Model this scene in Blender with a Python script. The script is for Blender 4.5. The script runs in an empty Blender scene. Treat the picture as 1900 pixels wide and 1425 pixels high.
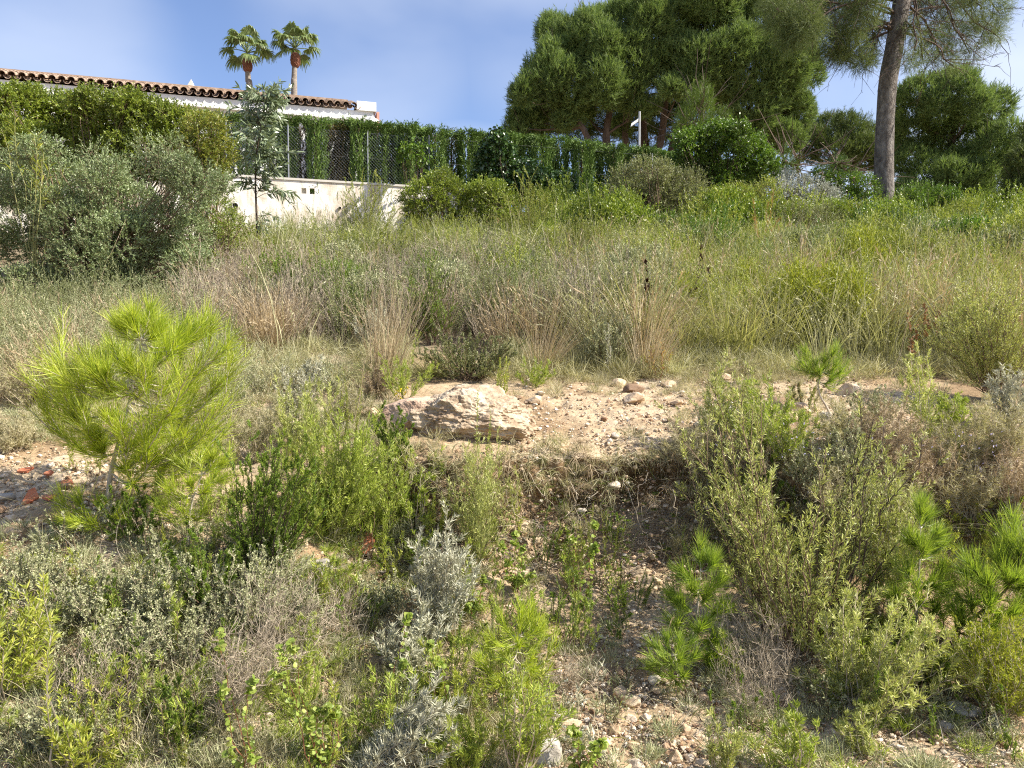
import bpy, bmesh, math, random
import numpy as np
from mathutils import Vector, Matrix

R = math.radians
sc = bpy.context.scene
COL = sc.collection

# ---------------------------------------------------------------- camera, sky, sun, exposure
CAMZ = 1.6
PITCH = R(3.0)
FPX = 1427.0                      # focal length in photo pixels (1900 wide)
cam = bpy.data.cameras.new('camera')
cam.sensor_width = 36
cam.lens = FPX / 1900 * 36
cam.clip_start = 0.05
cam.clip_end = 3000
camo = bpy.data.objects.new('camera', cam)
COL.objects.link(camo)
camo.location = (0, 0, CAMZ)
camo.rotation_euler = (R(90) - PITCH, 0, 0)
sc.camera = camo

SUN_AZ = R(101)                    # clockwise from +Y (view direction): the sun stands to the right
SUN_EL = R(42)
sund = bpy.data.lights.new('sun', 'SUN')
sund.energy = 5.0
sund.angle = R(0.55)
sund.color = (1.0, 0.93, 0.82)
suno = bpy.data.objects.new('sun', sund)
COL.objects.link(suno)
TOSUN = Vector((math.sin(SUN_AZ) * math.cos(SUN_EL), math.cos(SUN_AZ) * math.cos(SUN_EL), math.sin(SUN_EL)))
suno.rotation_euler = TOSUN.to_track_quat('Z', 'Y').to_euler()
suno.location = TOSUN * 60

world = bpy.data.worlds.new('World')
sc.world = world
world.use_nodes = True
nt = world.node_tree
nt.nodes.clear()
def WN(t, **k):
    n = nt.nodes.new(t)
    for a, b in k.items():
        setattr(n, a, b)
    return n
sky = WN('ShaderNodeTexSky', sky_type='NISHITA', sun_disc=False)
sky.sun_elevation = SUN_EL
sky.sun_rotation = SUN_AZ
sky.altitude = 50
sky.air_density = 1.0
sky.dust_density = 1.2
sky.ozone_density = 2.2
tc = WN('ShaderNodeTexCoord')
mp = WN('ShaderNodeMapping')
mp.inputs['Scale'].default_value = (1.0, 1.0, 2.3)
mp.inputs['Location'].default_value = (2.9, 0.9, 0.15)
nz = WN('ShaderNodeTexNoise')
nz.inputs['Scale'].default_value = 1.9
nz.inputs['Detail'].default_value = 5
nz.inputs['Roughness'].default_value = 0.42
nz.inputs['Distortion'].default_value = 0.25
rp = WN('ShaderNodeValToRGB')
rp.color_ramp.elements[0].position = 0.47
rp.color_ramp.elements[0].color = (0, 0, 0, 1)
rp.color_ramp.elements[1].position = 0.75
rp.color_ramp.elements[1].color = (0.8, 0.8, 0.8, 1)
mx = WN('ShaderNodeMixRGB')
mx.inputs['Color2'].default_value = (8.0, 8.5, 9.4, 1)
mu = WN('ShaderNodeMixRGB', blend_type='MULTIPLY')
mu.inputs['Fac'].default_value = 1.0
mu.inputs['Color2'].default_value = (1.44, 1.42, 1.60, 1)
bg = WN('ShaderNodeBackground')
bg.inputs['Strength'].default_value = 0.058
ow = WN('ShaderNodeOutputWorld')
L = nt.links.new
L(tc.outputs['Generated'], mp.inputs['Vector'])
L(mp.outputs['Vector'], nz.inputs['Vector'])
L(nz.outputs['Fac'], rp.inputs['Fac'])
L(sky.outputs['Color'], mu.inputs['Color1'])
L(mu.outputs['Color'], mx.inputs['Color1'])
# broad soft cloud banks at fixed places in the sky, broken up by the same noise
fac = rp.outputs['Color']
for (az, el, a0, a1, amt) in ((-10, 23, 1, 10, 1.0), (-29, 17, 1, 8, .6), (3, 26, 1, 12, 1.0), (24, 12, 4, 22, .85), (45, 12, 4, 24, .7)):
    d = (math.sin(R(az)) * math.cos(R(el)), math.cos(R(az)) * math.cos(R(el)), math.sin(R(el)))
    dt = WN('ShaderNodeVectorMath', operation='DOT_PRODUCT'); dt.inputs[1].default_value = d
    L(tc.outputs['Generated'], dt.inputs[0])
    mr_ = WN('ShaderNodeMapRange', interpolation_type='SMOOTHERSTEP')
    mr_.inputs['From Min'].default_value = math.cos(R(a1)); mr_.inputs['From Max'].default_value = math.cos(R(a0)); mr_.inputs['To Max'].default_value = amt
    L(dt.outputs['Value'], mr_.inputs['Value'])
    mm_ = WN('ShaderNodeMath', operation='MULTIPLY_ADD', use_clamp=True); L(nz.outputs['Fac'], mm_.inputs[0]); mm_.inputs[1].default_value = 2.6; mm_.inputs[2].default_value = -.75
    m2_ = WN('ShaderNodeMath', operation='MULTIPLY'); L(mm_.outputs[0], m2_.inputs[0]); L(mr_.outputs['Result'], m2_.inputs[1])
    m3_ = WN('ShaderNodeMath', operation='MAXIMUM'); L(fac, m3_.inputs[0]); L(m2_.outputs[0], m3_.inputs[1]); fac = m3_.outputs[0]
L(fac, mx.inputs['Fac'])
L(mx.outputs['Color'], bg.inputs['Color'])
L(bg.outputs['Background'], ow.inputs['Surface'])

sc.view_settings.view_transform = 'Standard'
sc.view_settings.look = 'None'
sc.view_settings.gamma = 1
sc.view_settings.exposure = 1.18
sc.render.engine = 'CYCLES'
sc.cycles.max_bounces = 8
sc.cycles.transparent_max_bounces = 8
sc.cycles.sample_clamp_indirect = 6
sc.cycles.use_denoising = False
sc.cycles.filter_width = 1.15

# ---------------------------------------------------------------- numeric helpers
def hsh(ix, iy, iz, seed):
    h = (ix.astype(np.int64) * 374761393 + iy.astype(np.int64) * 668265263 + iz.astype(np.int64) * 2147483647 + seed * 1274126177) & 0x7fffffff
    h = ((h ^ (h >> 13)) * 1274126177) & 0x7fffffff
    h = (h ^ (h >> 16)) & 0x7fffffff
    return (h % 100003) / 100003.0 * 2 - 1
def vn3(p, seed=0):
    p = np.asarray(p, float)
    i = np.floor(p).astype(np.int64)
    f = p - i
    f = f * f * (3 - 2 * f)
    out = 0
    for dx in (0, 1):
        wx = f[..., 0] if dx else 1 - f[..., 0]
        for dy in (0, 1):
            wy = f[..., 1] if dy else 1 - f[..., 1]
            for dz in (0, 1):
                wz = f[..., 2] if dz else 1 - f[..., 2]
                out = out + wx * wy * wz * hsh(i[..., 0] + dx, i[..., 1] + dy, i[..., 2] + dz, seed)
    return out
def fbm(p, seed=0, oct=4, g=0.5):
    a, s, out = 1.0, 1.0, 0
    for k in range(oct):
        out = out + a * vn3(np.asarray(p) * s, seed + k * 17)
        a *= g
        s *= 2.03
    return out
def fb2(x, y, sca, seed=0, oct=4, g=0.5):
    x = np.asarray(x, float); y = np.asarray(y, float)
    return fbm(np.stack([x * sca, y * sca, np.zeros_like(x * y) + 0.37], -1), seed, oct, g)
def nrm(v):
    return v / np.maximum(np.linalg.norm(v, axis=-1, keepdims=True), 1e-9)
def sstep(a, b, x):
    t = np.clip((np.asarray(x, float) - a) / (b - a), 0, 1)
    return t * t * (3 - 2 * t)
def rng_(s):
    return np.random.default_rng(s)

# ---------------------------------------------------------------- the lie of the land
UX, UY = 0.956, 0.293            # the villa, hedge and wall run along (UX, UY)
WX0, WY0 = -3.87, 21.0           # a point on the retaining wall
bankY = ([-60, 2.4, 3.1, 3.75, 4.05, 4.18, 4.34, 4.48, 4.7, 5.3, 6.5, 9, 14, 20, 24, 40, 90, 900],
         [0, 0.0, 0.05, 0.26, 0.40, 0.62, 0.92, 1.00, 1.06, 1.15, 1.31, 1.80, 2.95, 4.35, 4.85, 5.0, 4.6, 4.2])
leftY = ([-60, 2.4, 3.0, 3.6, 4.0, 4.6, 5.5, 6.5, 9, 14, 20, 24, 40, 90, 900],
         [0, 0.02, 0.24, 0.60, 0.80, 0.93, 1.13, 1.31, 1.80, 2.95, 4.35, 4.85, 5.0, 4.6, 4.2])
def H(x, y):
    x = np.asarray(x, float); y = np.asarray(y, float)
    edge = 0.10 * np.sin(x * 2.3 + 0.6) + 0.06 * np.sin(x * 6.1) + 0.16 * np.exp(-((x - 0.85) / 0.45) ** 2) - 0.10 * sstep(1.5, 3.0, x)
    near = 1 - sstep(5.0, 6.2, y)
    hb = np.interp(y - edge * near, *bankY)
    hl = np.interp(y, *leftY)
    w = sstep(-1.35, -0.55, x)
    h = hl * (1 - w) + hb * w
    # step up to the garden behind the retaining wall
    d = (x - WX0) * UY * -1 + (y - WY0) * UX
    left = 1 - sstep(-1.5, 3.0, x)
    up = left * sstep(0.30, 0.42, d) + (1 - left) * sstep(0.0, 3.2, d)
    top = 5.85 - 0.75 * sstep(2, 12, x) 
    far = 1 - sstep(40, 70, y)
    h = h + (np.maximum(top, h) - h) * up * far
    amp = 0.02 + 0.05 * sstep(6, 9, y)
    h = h + fb2(x, y, 1.1, 5, 3) * amp * (1 - 0.6 * up) + fb2(x, y, 6.0, 9, 3) * 0.012
    return h

cp, sp = math.cos(PITCH), math.sin(PITCH)
def ray(px, py):
    u = (px - 950) / FPX; v = (712.5 - py) / FPX
    return (u, cp + v * sp, -sp + v * cp)
def P(px, py, Y):
    d = ray(px, py); s = Y / d[1]
    return np.array([d[0] * s, Y, CAMZ + d[2] * s])
def G(px, py):
    """the point of the ground seen at a photo pixel"""
    d = ray(px, py)
    Y = 2.2
    st = 0.02
    while Y < 60:
        s = Y / d[1]
        if CAMZ + d[2] * s < float(H(d[0] * s, Y)):
            break
        Y += st
        if Y > 8: st = 0.05
    s = Y / d[1]
    return np.array([d[0] * s, Y, float(H(d[0] * s, Y))])
def GY(px, Y):
    x = (px - 950) / FPX * Y * 1.0
    return np.array([x, Y, float(H(x, Y))])
def M_(px, Y):
    return px / FPX * Y

# ---------------------------------------------------------------- mesh builders
class Geo:
    def __init__(s):
        s.v = []; s.f = []; s.n = 0
    def add(s, V, *Fs):
        V = np.asarray(V, np.float32).reshape(-1, 3)
        for F in Fs:
            F = np.asarray(F, np.int64)
            if len(F): s.f.append(F + s.n)
        s.v.append(V); s.n += len(V)
        return s
    def arr(s):
        V = np.concatenate(s.v) if s.v else np.zeros((0, 3), np.float32)
        q = [f for f in s.f if f.shape[1] == 4]; t = [f for f in s.f if f.shape[1] == 3]
        return V, (np.concatenate(q) if q else np.zeros((0, 4), np.int64)), (np.concatenate(t) if t else np.zeros((0, 3), np.int64))
    def mesh(s, name, mat, smooth=False):
        V, q, t = s.arr()
        me = bpy.data.meshes.new(name)
        me.vertices.add(len(V)); me.vertices.foreach_set('co', V.ravel())
        nl = q.size + t.size
        me.loops.add(nl)
        me.loops.foreach_set('vertex_index', np.concatenate([q.ravel(), t.ravel()]).astype(np.int32))
        npoly = len(q) + len(t)
        me.polygons.add(npoly)
        st = np.concatenate([np.arange(len(q)) * 4, q.size + np.arange(len(t)) * 3]).astype(np.int32)
        me.polygons.foreach_set('loop_start', st)
        me.polygons.foreach_set('use_smooth', np.full(npoly, bool(smooth)))
        me.update(calc_edges=True)
        if mat: me.materials.append(mat)
        return me
def tile(geo, T):
    """copies of a prototype: T is a list of (x,y,z,rot,scale,scalez)"""
    V, q, t = geo.arr()
    out = Geo()
    T = np.asarray(T, float)
    if not len(T): return out
    c, s_ = np.cos(T[:, 3])[:, None], np.sin(T[:, 3])[:, None]
    x = (V[None, :, 0] * c - V[None, :, 1] * s_) * T[:, 4:5] + T[:, 0:1]
    y = (V[None, :, 0] * s_ + V[None, :, 1] * c) * T[:, 4:5] + T[:, 1:2]
    z = V[None, :, 2] * T[:, 5:6] + T[:, 2:3]
    off = (np.arange(len(T)) * len(V))[:, None, None]
    fs = []
    if len(q): fs.append((q[None] + off).reshape(-1, 4))
    if len(t): fs.append((t[None] + off).reshape(-1, 3))
    out.add(np.stack([x, y, z], -1), *fs)
    return out

def leafs(g, rng, Pn, D, Ln, W, droop=0.0, broad=False):
    N = len(Pn)
    if N == 0: return g
    Ln = np.broadcast_to(Ln, (N,)).reshape(N, 1); W = np.broadcast_to(W, (N,)).reshape(N, 1)
    S = nrm(np.cross(D, rng.normal(size=(N, 3))))
    U = np.cross(S, D)
    if not broad:
        V = np.stack([Pn, Pn + D * Ln * .45 + S * W / 2, Pn + D * Ln - np.array([0, 0, 1.]) * droop * Ln, Pn + D * Ln * .45 - S * W / 2], 1)
        F = np.arange(N)[:, None] * 4 + np.array([0, 1, 2, 3])
        return g.add(V, F)
    dz = np.array([0, 0, 1.]) * droop
    V = np.stack([Pn, Pn + D * Ln * .3 + S * W * .46 + U * W * .12, Pn + D * Ln * .3 - S * W * .46 + U * W * .12,
                  Pn + D * Ln * .72 + S * W * .38 + U * W * .1 - dz * Ln * .4, Pn + D * Ln * .72 - S * W * .38 + U * W * .1 - dz * Ln * .4,
                  Pn + D * Ln - dz * Ln], 1)
    b = np.arange(N)[:, None] * 6
    return g.add(V, b + np.array([1, 2, 4, 3]), np.concatenate([b + np.array([0, 2, 1]), b + np.array([3, 4, 5])]))

def blades(g, rng, B, D, Ln, W, bend=None, segs=3):
    N = len(B)
    if N == 0: return g
    Ln = np.broadcast_to(Ln, (N,)).reshape(N, 1, 1); W = np.broadcast_to(W, (N,)).reshape(N, 1, 1)
    t = np.linspace(0, 1, segs + 1)[None, :, None]
    if bend is None: bend = np.zeros((N, 3))
    C = B[:, None] + D[:, None] * Ln * t + bend[:, None] * Ln * t * t
    S = nrm(np.cross(D, rng.normal(size=(N, 3))))[:, None]
    w = W * np.clip(1 - t ** 2 * .85, .12, 1) / 2
    V = np.stack([C + S * w, C - S * w], 2)        # N, segs+1, 2, 3
    b = (np.arange(N) * (segs + 1) * 2)[:, None, None] + (np.arange(segs) * 2)[None, :, None]
    F = (b + np.array([0, 1, 3, 2])).reshape(-1, 4)
    return g.add(V, F)

def curves(rng, B, D, Ln, n=6, bend=0.0, up=0.0, wob=0.03):
    N = len(B)
    Ln = np.broadcast_to(Ln, (N,)).reshape(N, 1, 1)
    t = np.linspace(0, 1, n)[None, :, None]
    bd = rng.normal(size=(N, 3)) * bend
    bd[:, 2] += up
    C = B[:, None] + Ln * (D[:, None] * t + bd[:, None] * t * t)
    if wob:
        w = np.cumsum(rng.normal(size=(N, n, 3)) * wob, 1)
        w -= w[:, :1]
        C = C + w * Ln
    return C
def tang(C):
    return nrm(np.gradient(C, axis=1))
def samp(C, T):
    """C (N,n,3), T (N,m) in 0..1"""
    N, n, _ = C.shape
    x = np.clip(T, 0, 0.9999) * (n - 1)
    i = x.astype(int); f = (x - i)[..., None]
    r = np.arange(N)[:, None]
    p = C[r, i] * (1 - f) + C[r, i + 1] * f
    d = nrm(C[r, i + 1] - C[r, i])
    return p, d
def spread(rng, D, ang, jit=0.2, up=0.0):
    Rr = rng.normal(size=D.shape)
    Rr = nrm(Rr - (Rr * D).sum(-1, keepdims=True) * D)
    a = (ang + rng.normal(size=D.shape[:-1]) * jit)[..., None]
    o = D * np.cos(a) + Rr * np.sin(a)
    o[..., 2] += up
    return nrm(o)
def tubes(g, C, r0, r1, k=3):
    N, n, _ = C.shape
    T = tang(C)
    ref = np.where(np.abs(T[..., 2:3]) > .9, np.array([1., 0, 0]), np.array([0, 0, 1.]))
    A = nrm(np.cross(T, ref)); B = np.cross(T, A)
    r0 = np.broadcast_to(r0, (N,)).reshape(N, 1, 1); r1 = np.broadcast_to(r1, (N,)).reshape(N, 1, 1)
    t = np.linspace(0, 1, n)[None, :, None]
    r = r0 * (1 - t) + r1 * t
    V = []
    for j in range(k):
        a = 2 * math.pi * j / k
        V.append(C + (A * math.cos(a) + B * math.sin(a)) * r)
    V = np.stack(V, 2)
    j = np.arange(k)
    b = (np.arange(N) * n * k)[:, None, None] + (np.arange(n - 1) * k)[None, :, None]
    F = np.stack([b + j, b + (j + 1) % k, b + k + (j + 1) % k, b + k + j], -1).reshape(-1, 4)
    return g.add(V, F)
def tube_path(g, pts, rad, k=12, wob=0.0, seed=1):
    """one thick tube through pts, a radius for each"""
    pts = np.asarray(pts, float); rad = np.asarray(rad, float)
    n = len(pts); m = (n - 1) * 8 + 1
    tt = np.linspace(0, n - 1, m)
    # catmull-rom
    ext = np.vstack([2 * pts[0] - pts[1], pts, 2 * pts[-1] - pts[-2]])
    C = []
    for x in tt:
        i = min(int(x), n - 2); f = x - i
        p0, p1, p2, p3 = ext[i:i + 4]
        C.append(.5 * ((2 * p1) + (-p0 + p2) * f + (2 * p0 - 5 * p1 + 4 * p2 - p3) * f * f + (-p0 + 3 * p1 - 3 * p2 + p3) * f ** 3))
    C = np.array(C)
    r = np.interp(tt, np.arange(n), rad)
    T = nrm(np.gradient(C, axis=0))
    A = nrm(np.cross(T, np.array([0.02, 1.0, 0.05]))); B = np.cross(T, A)
    a = np.linspace(0, 2 * math.pi, k, endpoint=False)
    ring = A[:, None] * np.cos(a)[None, :, None] + B[:, None] * np.sin(a)[None, :, None]
    rr = r[:, None] * np.ones(k)[None]
    V = C[:, None] + ring * rr[..., None]
    if wob:
        rr = rr * (1 + wob * fbm(V * 3.0 / max(rad.max() * 4, .02) * .25, seed, 3))
        V = C[:, None] + ring * rr[..., None]
    j = np.arange(k)
    b = (np.arange(m - 1) * k)[:, None]
    F = np.stack([b + j, b + (j + 1) % k, b + k + (j + 1) % k, b + k + j], -1).reshape(-1, 4)
    return g.add(V.reshape(-1, 3), F)
def box(g, c, u, v, w):
    """box from corner c along vectors u, v, w"""
    c, u, v, w = [np.asarray(a, float) for a in (c, u, v, w)]
    V = [c, c + u, c + u + v, c + v, c + w, c + u + w, c + u + v + w, c + v + w]
    return g.add(V, [[0, 3, 2, 1], [4, 5, 6, 7], [0, 1, 5, 4], [1, 2, 6, 5], [2, 3, 7, 6], [3, 0, 4, 7]])

_ico = {}
def ico(lv):
    if lv not in _ico:
        bm = bmesh.new()
        bmesh.ops.create_icosphere(bm, subdivisions=lv, radius=1)
        V = np.array([v.co[:] for v in bm.verts]); F = np.array([[v.index for v in f.verts] for f in bm.faces])
        bm.free(); _ico[lv] = (V, F)
    return _ico[lv]
def rock(g, rng, c, size, lv=3, facets=11, rough=0.06, rot=None, fine=0.02):
    V, F = ico(lv)
    n = nrm(rng.normal(size=(facets, 3)))
    d = rng.uniform(.62, 1.0, facets)
    dots = V @ n.T
    r = np.where(dots > .15, d / np.maximum(dots, .15), 9).min(1)
    r = np.minimum(r, 1.15)
    s = int(rng.integers(1, 9999))
    W = V * r[:, None]
    W = W * (1 + rough * fbm(W * 2.2, s, 4)[:, None] + fine * fbm(W * 9, s + 5, 2)[:, None])
    W = W * np.asarray(size) / 2
    a = rng.uniform(0, 6.28) if rot is None else rot
    x = W[:, 0] * math.cos(a) - W[:, 1] * math.sin(a); y = W[:, 0] * math.sin(a) + W[:, 1] * math.cos(a)
    W = np.stack([x, y, W[:, 2]], 1) + np.asarray(c)
    return g.add(W, F)

# ---------------------------------------------------------------- objects, parts, copies
def tag(o, label=None, cat=None, group=None, kind=None):
    if label: o['label'] = label
    if cat: o['category'] = cat
    if group: o['group'] = group
    if kind: o['kind'] = kind
    return o
def mobj(name, geo, mat, parent=None, smooth=False):
    o = bpy.data.objects.new(name, geo.mesh(name, mat, smooth))
    COL.objects.link(o)
    if parent is not None: o.parent = parent
    return o
def thing(name, label, cat, loc, group=None, rotz=0):
    o = bpy.data.objects.new(name, None)
    o.empty_display_size = 0.1
    COL.objects.link(o)
    o.location = [float(a) for a in loc]
    o.rotation_euler = (0, 0, rotz)
    return tag(o, label, cat, group)
def dup(root, loc, rotz, scale, label, group=None):
    r = root.copy(); COL.objects.link(r)
    r.location = [float(a) for a in loc]; r.rotation_euler = (0, 0, rotz); r.scale = scale
    r['label'] = label
    if group: r['group'] = group
    for ch in list(root.children):
        c = ch.copy(); COL.objects.link(c); c.parent = r
    return r

# ---------------------------------------------------------------- materials
def mat_new(name):
    m = bpy.data.materials.new(name); m.use_nodes = True
    m.node_tree.nodes.clear()
    return m, m.node_tree
def ramp(nt_, cols, src=None):
    r = nt_.nodes.new('ShaderNodeValToRGB')
    e = r.color_ramp.elements
    n = len(cols)
    pos = [i / (n - 1) for i in range(n)]
    e[0].position = 0; e[0].color = (*cols[0], 1)
    e[1].position = 1; e[1].color = (*cols[-1], 1)
    for i in range(1, n - 1):
        x = e.new(pos[i]); x.color = (*cols[i], 1)
    if src: nt_.links.new(src, r.inputs['Fac'])
    return r
def noise(nt_, scale, detail=3, rough=.5, vec=None, dist=0):
    n = nt_.nodes.new('ShaderNodeTexNoise')
    n.inputs['Scale'].default_value = scale; n.inputs['Detail'].default_value = detail
    n.inputs['Roughness'].default_value = rough; n.inputs['Distortion'].default_value = dist
    if vec is None:
        g = nt_.nodes.new('ShaderNodeNewGeometry'); vec = g.outputs['Position']
    nt_.links.new(vec, n.inputs['Vector'])
    return n
_mats = {}
def fol(name, cols, trans=.35, rough=.5, spec=.35, var=.25, ns=3.0, tcol=(1.15, 1.2, .7)):
    """leaf material: every leaf its own tint, light passes through"""
    if name in _mats: return _mats[name]
    m, t = mat_new(name)
    g = t.nodes.new('ShaderNodeNewGeometry')
    r = ramp(t, cols, g.outputs['Random Per Island'])
    n = noise(t, ns, 2, .5, g.outputs['Position'])
    mr = t.nodes.new('ShaderNodeMapRange'); mr.inputs['From Min'].default_value = .3; mr.inputs['From Max'].default_value = .7
    mr.inputs['To Min'].default_value = 1 - var; mr.inputs['To Max'].default_value = 1 + var
    t.links.new(n.outputs['Fac'], mr.inputs['Value'])
    h = t.nodes.new('ShaderNodeVectorMath'); h.operation = 'SCALE'
    t.links.new(r.outputs['Color'], h.inputs[0]); t.links.new(mr.outputs['Result'], h.inputs['Scale'])
    p = t.nodes.new('ShaderNodeBsdfPrincipled')
    p.inputs['Roughness'].default_value = rough; p.inputs['Specular IOR Level'].default_value = spec
    t.links.new(h.outputs['Vector'], p.inputs['Base Color'])
    tm = t.nodes.new('ShaderNodeVectorMath'); tm.operation = 'MULTIPLY'; tm.inputs[1].default_value = tcol
    t.links.new(h.outputs['Vector'], tm.inputs[0])
    tr = t.nodes.new('ShaderNodeBsdfTranslucent'); t.links.new(tm.outputs['Vector'], tr.inputs['Color'])
    mxs = t.nodes.new('ShaderNodeMixShader'); mxs.inputs['Fac'].default_value = trans
    t.links.new(p.outputs[0], mxs.inputs[1]); t.links.new(tr.outputs[0], mxs.inputs[2])
    o = t.nodes.new('ShaderNodeOutputMaterial'); t.links.new(mxs.outputs[0], o.inputs['Surface'])
    _mats[name] = m
    return m
def surf(name, cols, scale=5, detail=6, rough=.85, bump=.3, bscale=None, bdist=.02, stretch=None, spec=.3, nr=.6, metal=0):
    """solid surface: noise between colours plus bump"""
    if name in _mats: return _mats[name]
    m, t = mat_new(name)
    g = t.nodes.new('ShaderNodeNewGeometry'); vec = g.outputs['Position']
    if stretch:
        mpn = t.nodes.new('ShaderNodeMapping'); mpn.inputs['Scale'].default_value = stretch
        t.links.new(vec, mpn.inputs['Vector']); vec = mpn.outputs['Vector']
    n = noise(t, scale, detail, nr, vec)
    mr = t.nodes.new('ShaderNodeMapRange'); mr.inputs['From Min'].default_value = .3; mr.inputs['From Max'].default_value = .7
    t.links.new(n.outputs['Fac'], mr.inputs['Value'])
    r = ramp(t, cols, mr.outputs['Result'])
    p = t.nodes.new('ShaderNodeBsdfPrincipled')
    p.inputs['Roughness'].default_value = rough; p.inputs['Specular IOR Level'].default_value = spec
    p.inputs['Metallic'].default_value = metal
    t.links.new(r.outputs['Color'], p.inputs['Base Color'])
    if bump:
        n2 = noise(t, bscale or scale * 3, 6, .65, vec)
        b = t.nodes.new('ShaderNodeBump'); b.inputs['Strength'].default_value = bump; b.inputs['Distance'].default_value = bdist
        t.links.new(n2.outputs['Fac'], b.inputs['Height']); t.links.new(b.outputs['Normal'], p.inputs['Normal'])
    o = t.nodes.new('ShaderNodeOutputMaterial'); t.links.new(p.outputs[0], o.inputs['Surface'])
    _mats[name] = m
    return m

#MATS
# leaf colours (linear albedo)
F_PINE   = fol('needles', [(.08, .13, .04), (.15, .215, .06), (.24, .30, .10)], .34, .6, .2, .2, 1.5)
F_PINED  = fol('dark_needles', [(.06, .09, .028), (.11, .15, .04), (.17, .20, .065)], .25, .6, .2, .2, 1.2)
F_PINEA  = fol('airy_needles', [(.085, .12, .04), (.155, .195, .065), (.25, .29, .125)], .25, .6, .25, .2, 1.2)
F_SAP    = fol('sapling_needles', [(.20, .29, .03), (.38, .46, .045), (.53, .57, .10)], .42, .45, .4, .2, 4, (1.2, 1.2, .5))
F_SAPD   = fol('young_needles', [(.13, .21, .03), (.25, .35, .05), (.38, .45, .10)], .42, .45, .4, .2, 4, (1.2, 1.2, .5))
F_ROSE   = fol('rosemary_leaf', [(.24, .28, .075), (.40, .43, .12), (.54, .54, .22)], .30, .5, .4, .2, 4)
F_ROSEB  = fol('rosemary_bright', [(.18, .25, .035), (.31, .38, .06), (.44, .47, .11)], .38, .5, .4, .2, 5)
F_ROSEY  = fol('rosemary_yellow', [(.20, .26, .035), (.36, .40, .06), (.50, .50, .10)], .4, .5, .4, .15, 5)
F_HEATH  = fol('heath_leaf', [(.08, .14, .018), (.15, .23, .028), (.24, .31, .05)], .35, .5, .35, .25, 4)
F_HEATHY = fol('heath_yellow', [(.16, .20, .02), (.28, .31, .03), (.38, .38, .06)], .38, .5, .35, .2, 4)
F_SILVER = fol('silver_leaf', [(.31, .31, .21), (.45, .44, .31), (.58, .58, .44)], .18, .6, .4, .15, 5, (1, 1, .85))
F_GREY   = fol('thyme_leaf', [(.22, .24, .11), (.35, .365, .19), (.49, .49, .31)], .2, .6, .3, .2, 5, (1, 1, .8))
F_DRY    = fol('dry_leaf', [(.22, .16, .10), (.36, .28, .17), (.52, .43, .28)], .2, .7, .25, .2, 4, (1.05, 1, .8))
F_DRYG   = fol('dry_green_leaf', [(.22, .20, .10), (.36, .34, .17), (.50, .46, .28)], .25, .6, .3, .25, 3)
F_GRASS  = fol('green_grass', [(.14, .15, .05), (.27, .27, .09), (.44, .41, .18)], .3, .5, .4, .25, 1.2)
F_STRAW  = fol('straw', [(.28, .21, .12), (.42, .33, .20), (.58, .49, .33)], .25, .55, .35, .2, 2.0, (1.1, 1, .7))
F_SCRUBG = fol('scrub_green', [(.13, .18, .03), (.26, .30, .05), (.40, .40, .10)], .32, .5, .35, .3, 1.0)
F_SCRUBO = fol('scrub_olive', [(.11, .13, .05), (.20, .22, .09), (.32, .33, .17)], .28, .5, .35, .3, 1.0)
F_SCRUBD = fol('scrub_drab', [(.15, .12, .085), (.26, .215, .16), (.40, .35, .28)], .2, .6, .3, .25, 1.0, (1, 1, .85))
F_LENT   = fol('mastic_leaf', [(.10, .155, .018), (.19, .25, .03), (.32, .37, .055)], .32, .42, .45, .25, 1.3)
F_LENTR  = fol('mastic_reddish', [(.11, .15, .02), (.19, .23, .03), (.32, .29, .05)], .32, .42, .45, .25, 1.3)
F_OLIVE  = fol('olive_grey_leaf', [(.125, .18, .065), (.22, .285, .12), (.35, .41, .22)], .22, .45, .45, .25, 1.3)
F_CYP    = fol('cypress_leaf', [(.05, .095, .02), (.10, .165, .032), (.17, .25, .055)], .15, .6, .25, .2, 1.5)
F_CYPY   = fol('cypress_yellow', [(.05, .07, .014), (.10, .12, .022), (.16, .16, .04)], .2, .6, .25, .2, 1.5)
F_CYPB   = fol('cypress_brown', [(.045, .035, .014), (.09, .07, .02), (.12, .12, .03)], .15, .6, .25, .2, 1.5)
F_IVY    = fol('ivy_leaf', [(.02, .05, .012), (.045, .095, .02), (.09, .15, .035)], .18, .3, .6, .2, 1.5)
F_BROAD  = fol('broad_leaf', [(.055, .11, .014), (.11, .19, .022), (.18, .27, .04)], .32, .4, .45, .2, 1.3)
F_EUC    = fol('gum_leaf', [(.12, .16, .09), (.20, .25, .14), (.30, .35, .22)], .18, .35, .6, .15, 1.5)
F_PALM   = fol('palm_leaf', [(.10, .145, .05), (.18, .235, .08), (.28, .33, .14)], .3, .45, .4, .15, 1)
F_PALMD  = fol('palm_dead_leaf', [(.25, .22, .13), (.36, .33, .22)], .3, .6, .3, .15, 1)
F_PAMPAS = fol('pampas_leaf', [(.22, .22, .10), (.36, .35, .18), (.50, .47, .30)], .3, .5, .4, .2, 2)
F_RUST   = fol('rust_needles', [(.50, .24, .06), (.55, .27, .07), (.60, .33, .12)], .3, .6, .3, .1, 2)
F_DEAD   = fol('dark_dead_leaf', [(.035, .016, .010), (.07, .03, .018)], .1, .7, .2, .1, 2)
F_RNDL   = fol('round_leaf', [(.20, .28, .05), (.30, .38, .08), (.38, .42, .12)], .42, .45, .4, .15, 4)
F_WHITE  = fol('whitish_leaf', [(.26, .29, .20), (.42, .44, .36), (.58, .58, .52)], .2, .6, .3, .15, 2, (1, 1, .9))
F_LILAC  = fol('lilac_petal', [(.50, .45, .68), (.70, .66, .82)], .35, .5, .2, .1, 3, (1, 1, 1))
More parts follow.
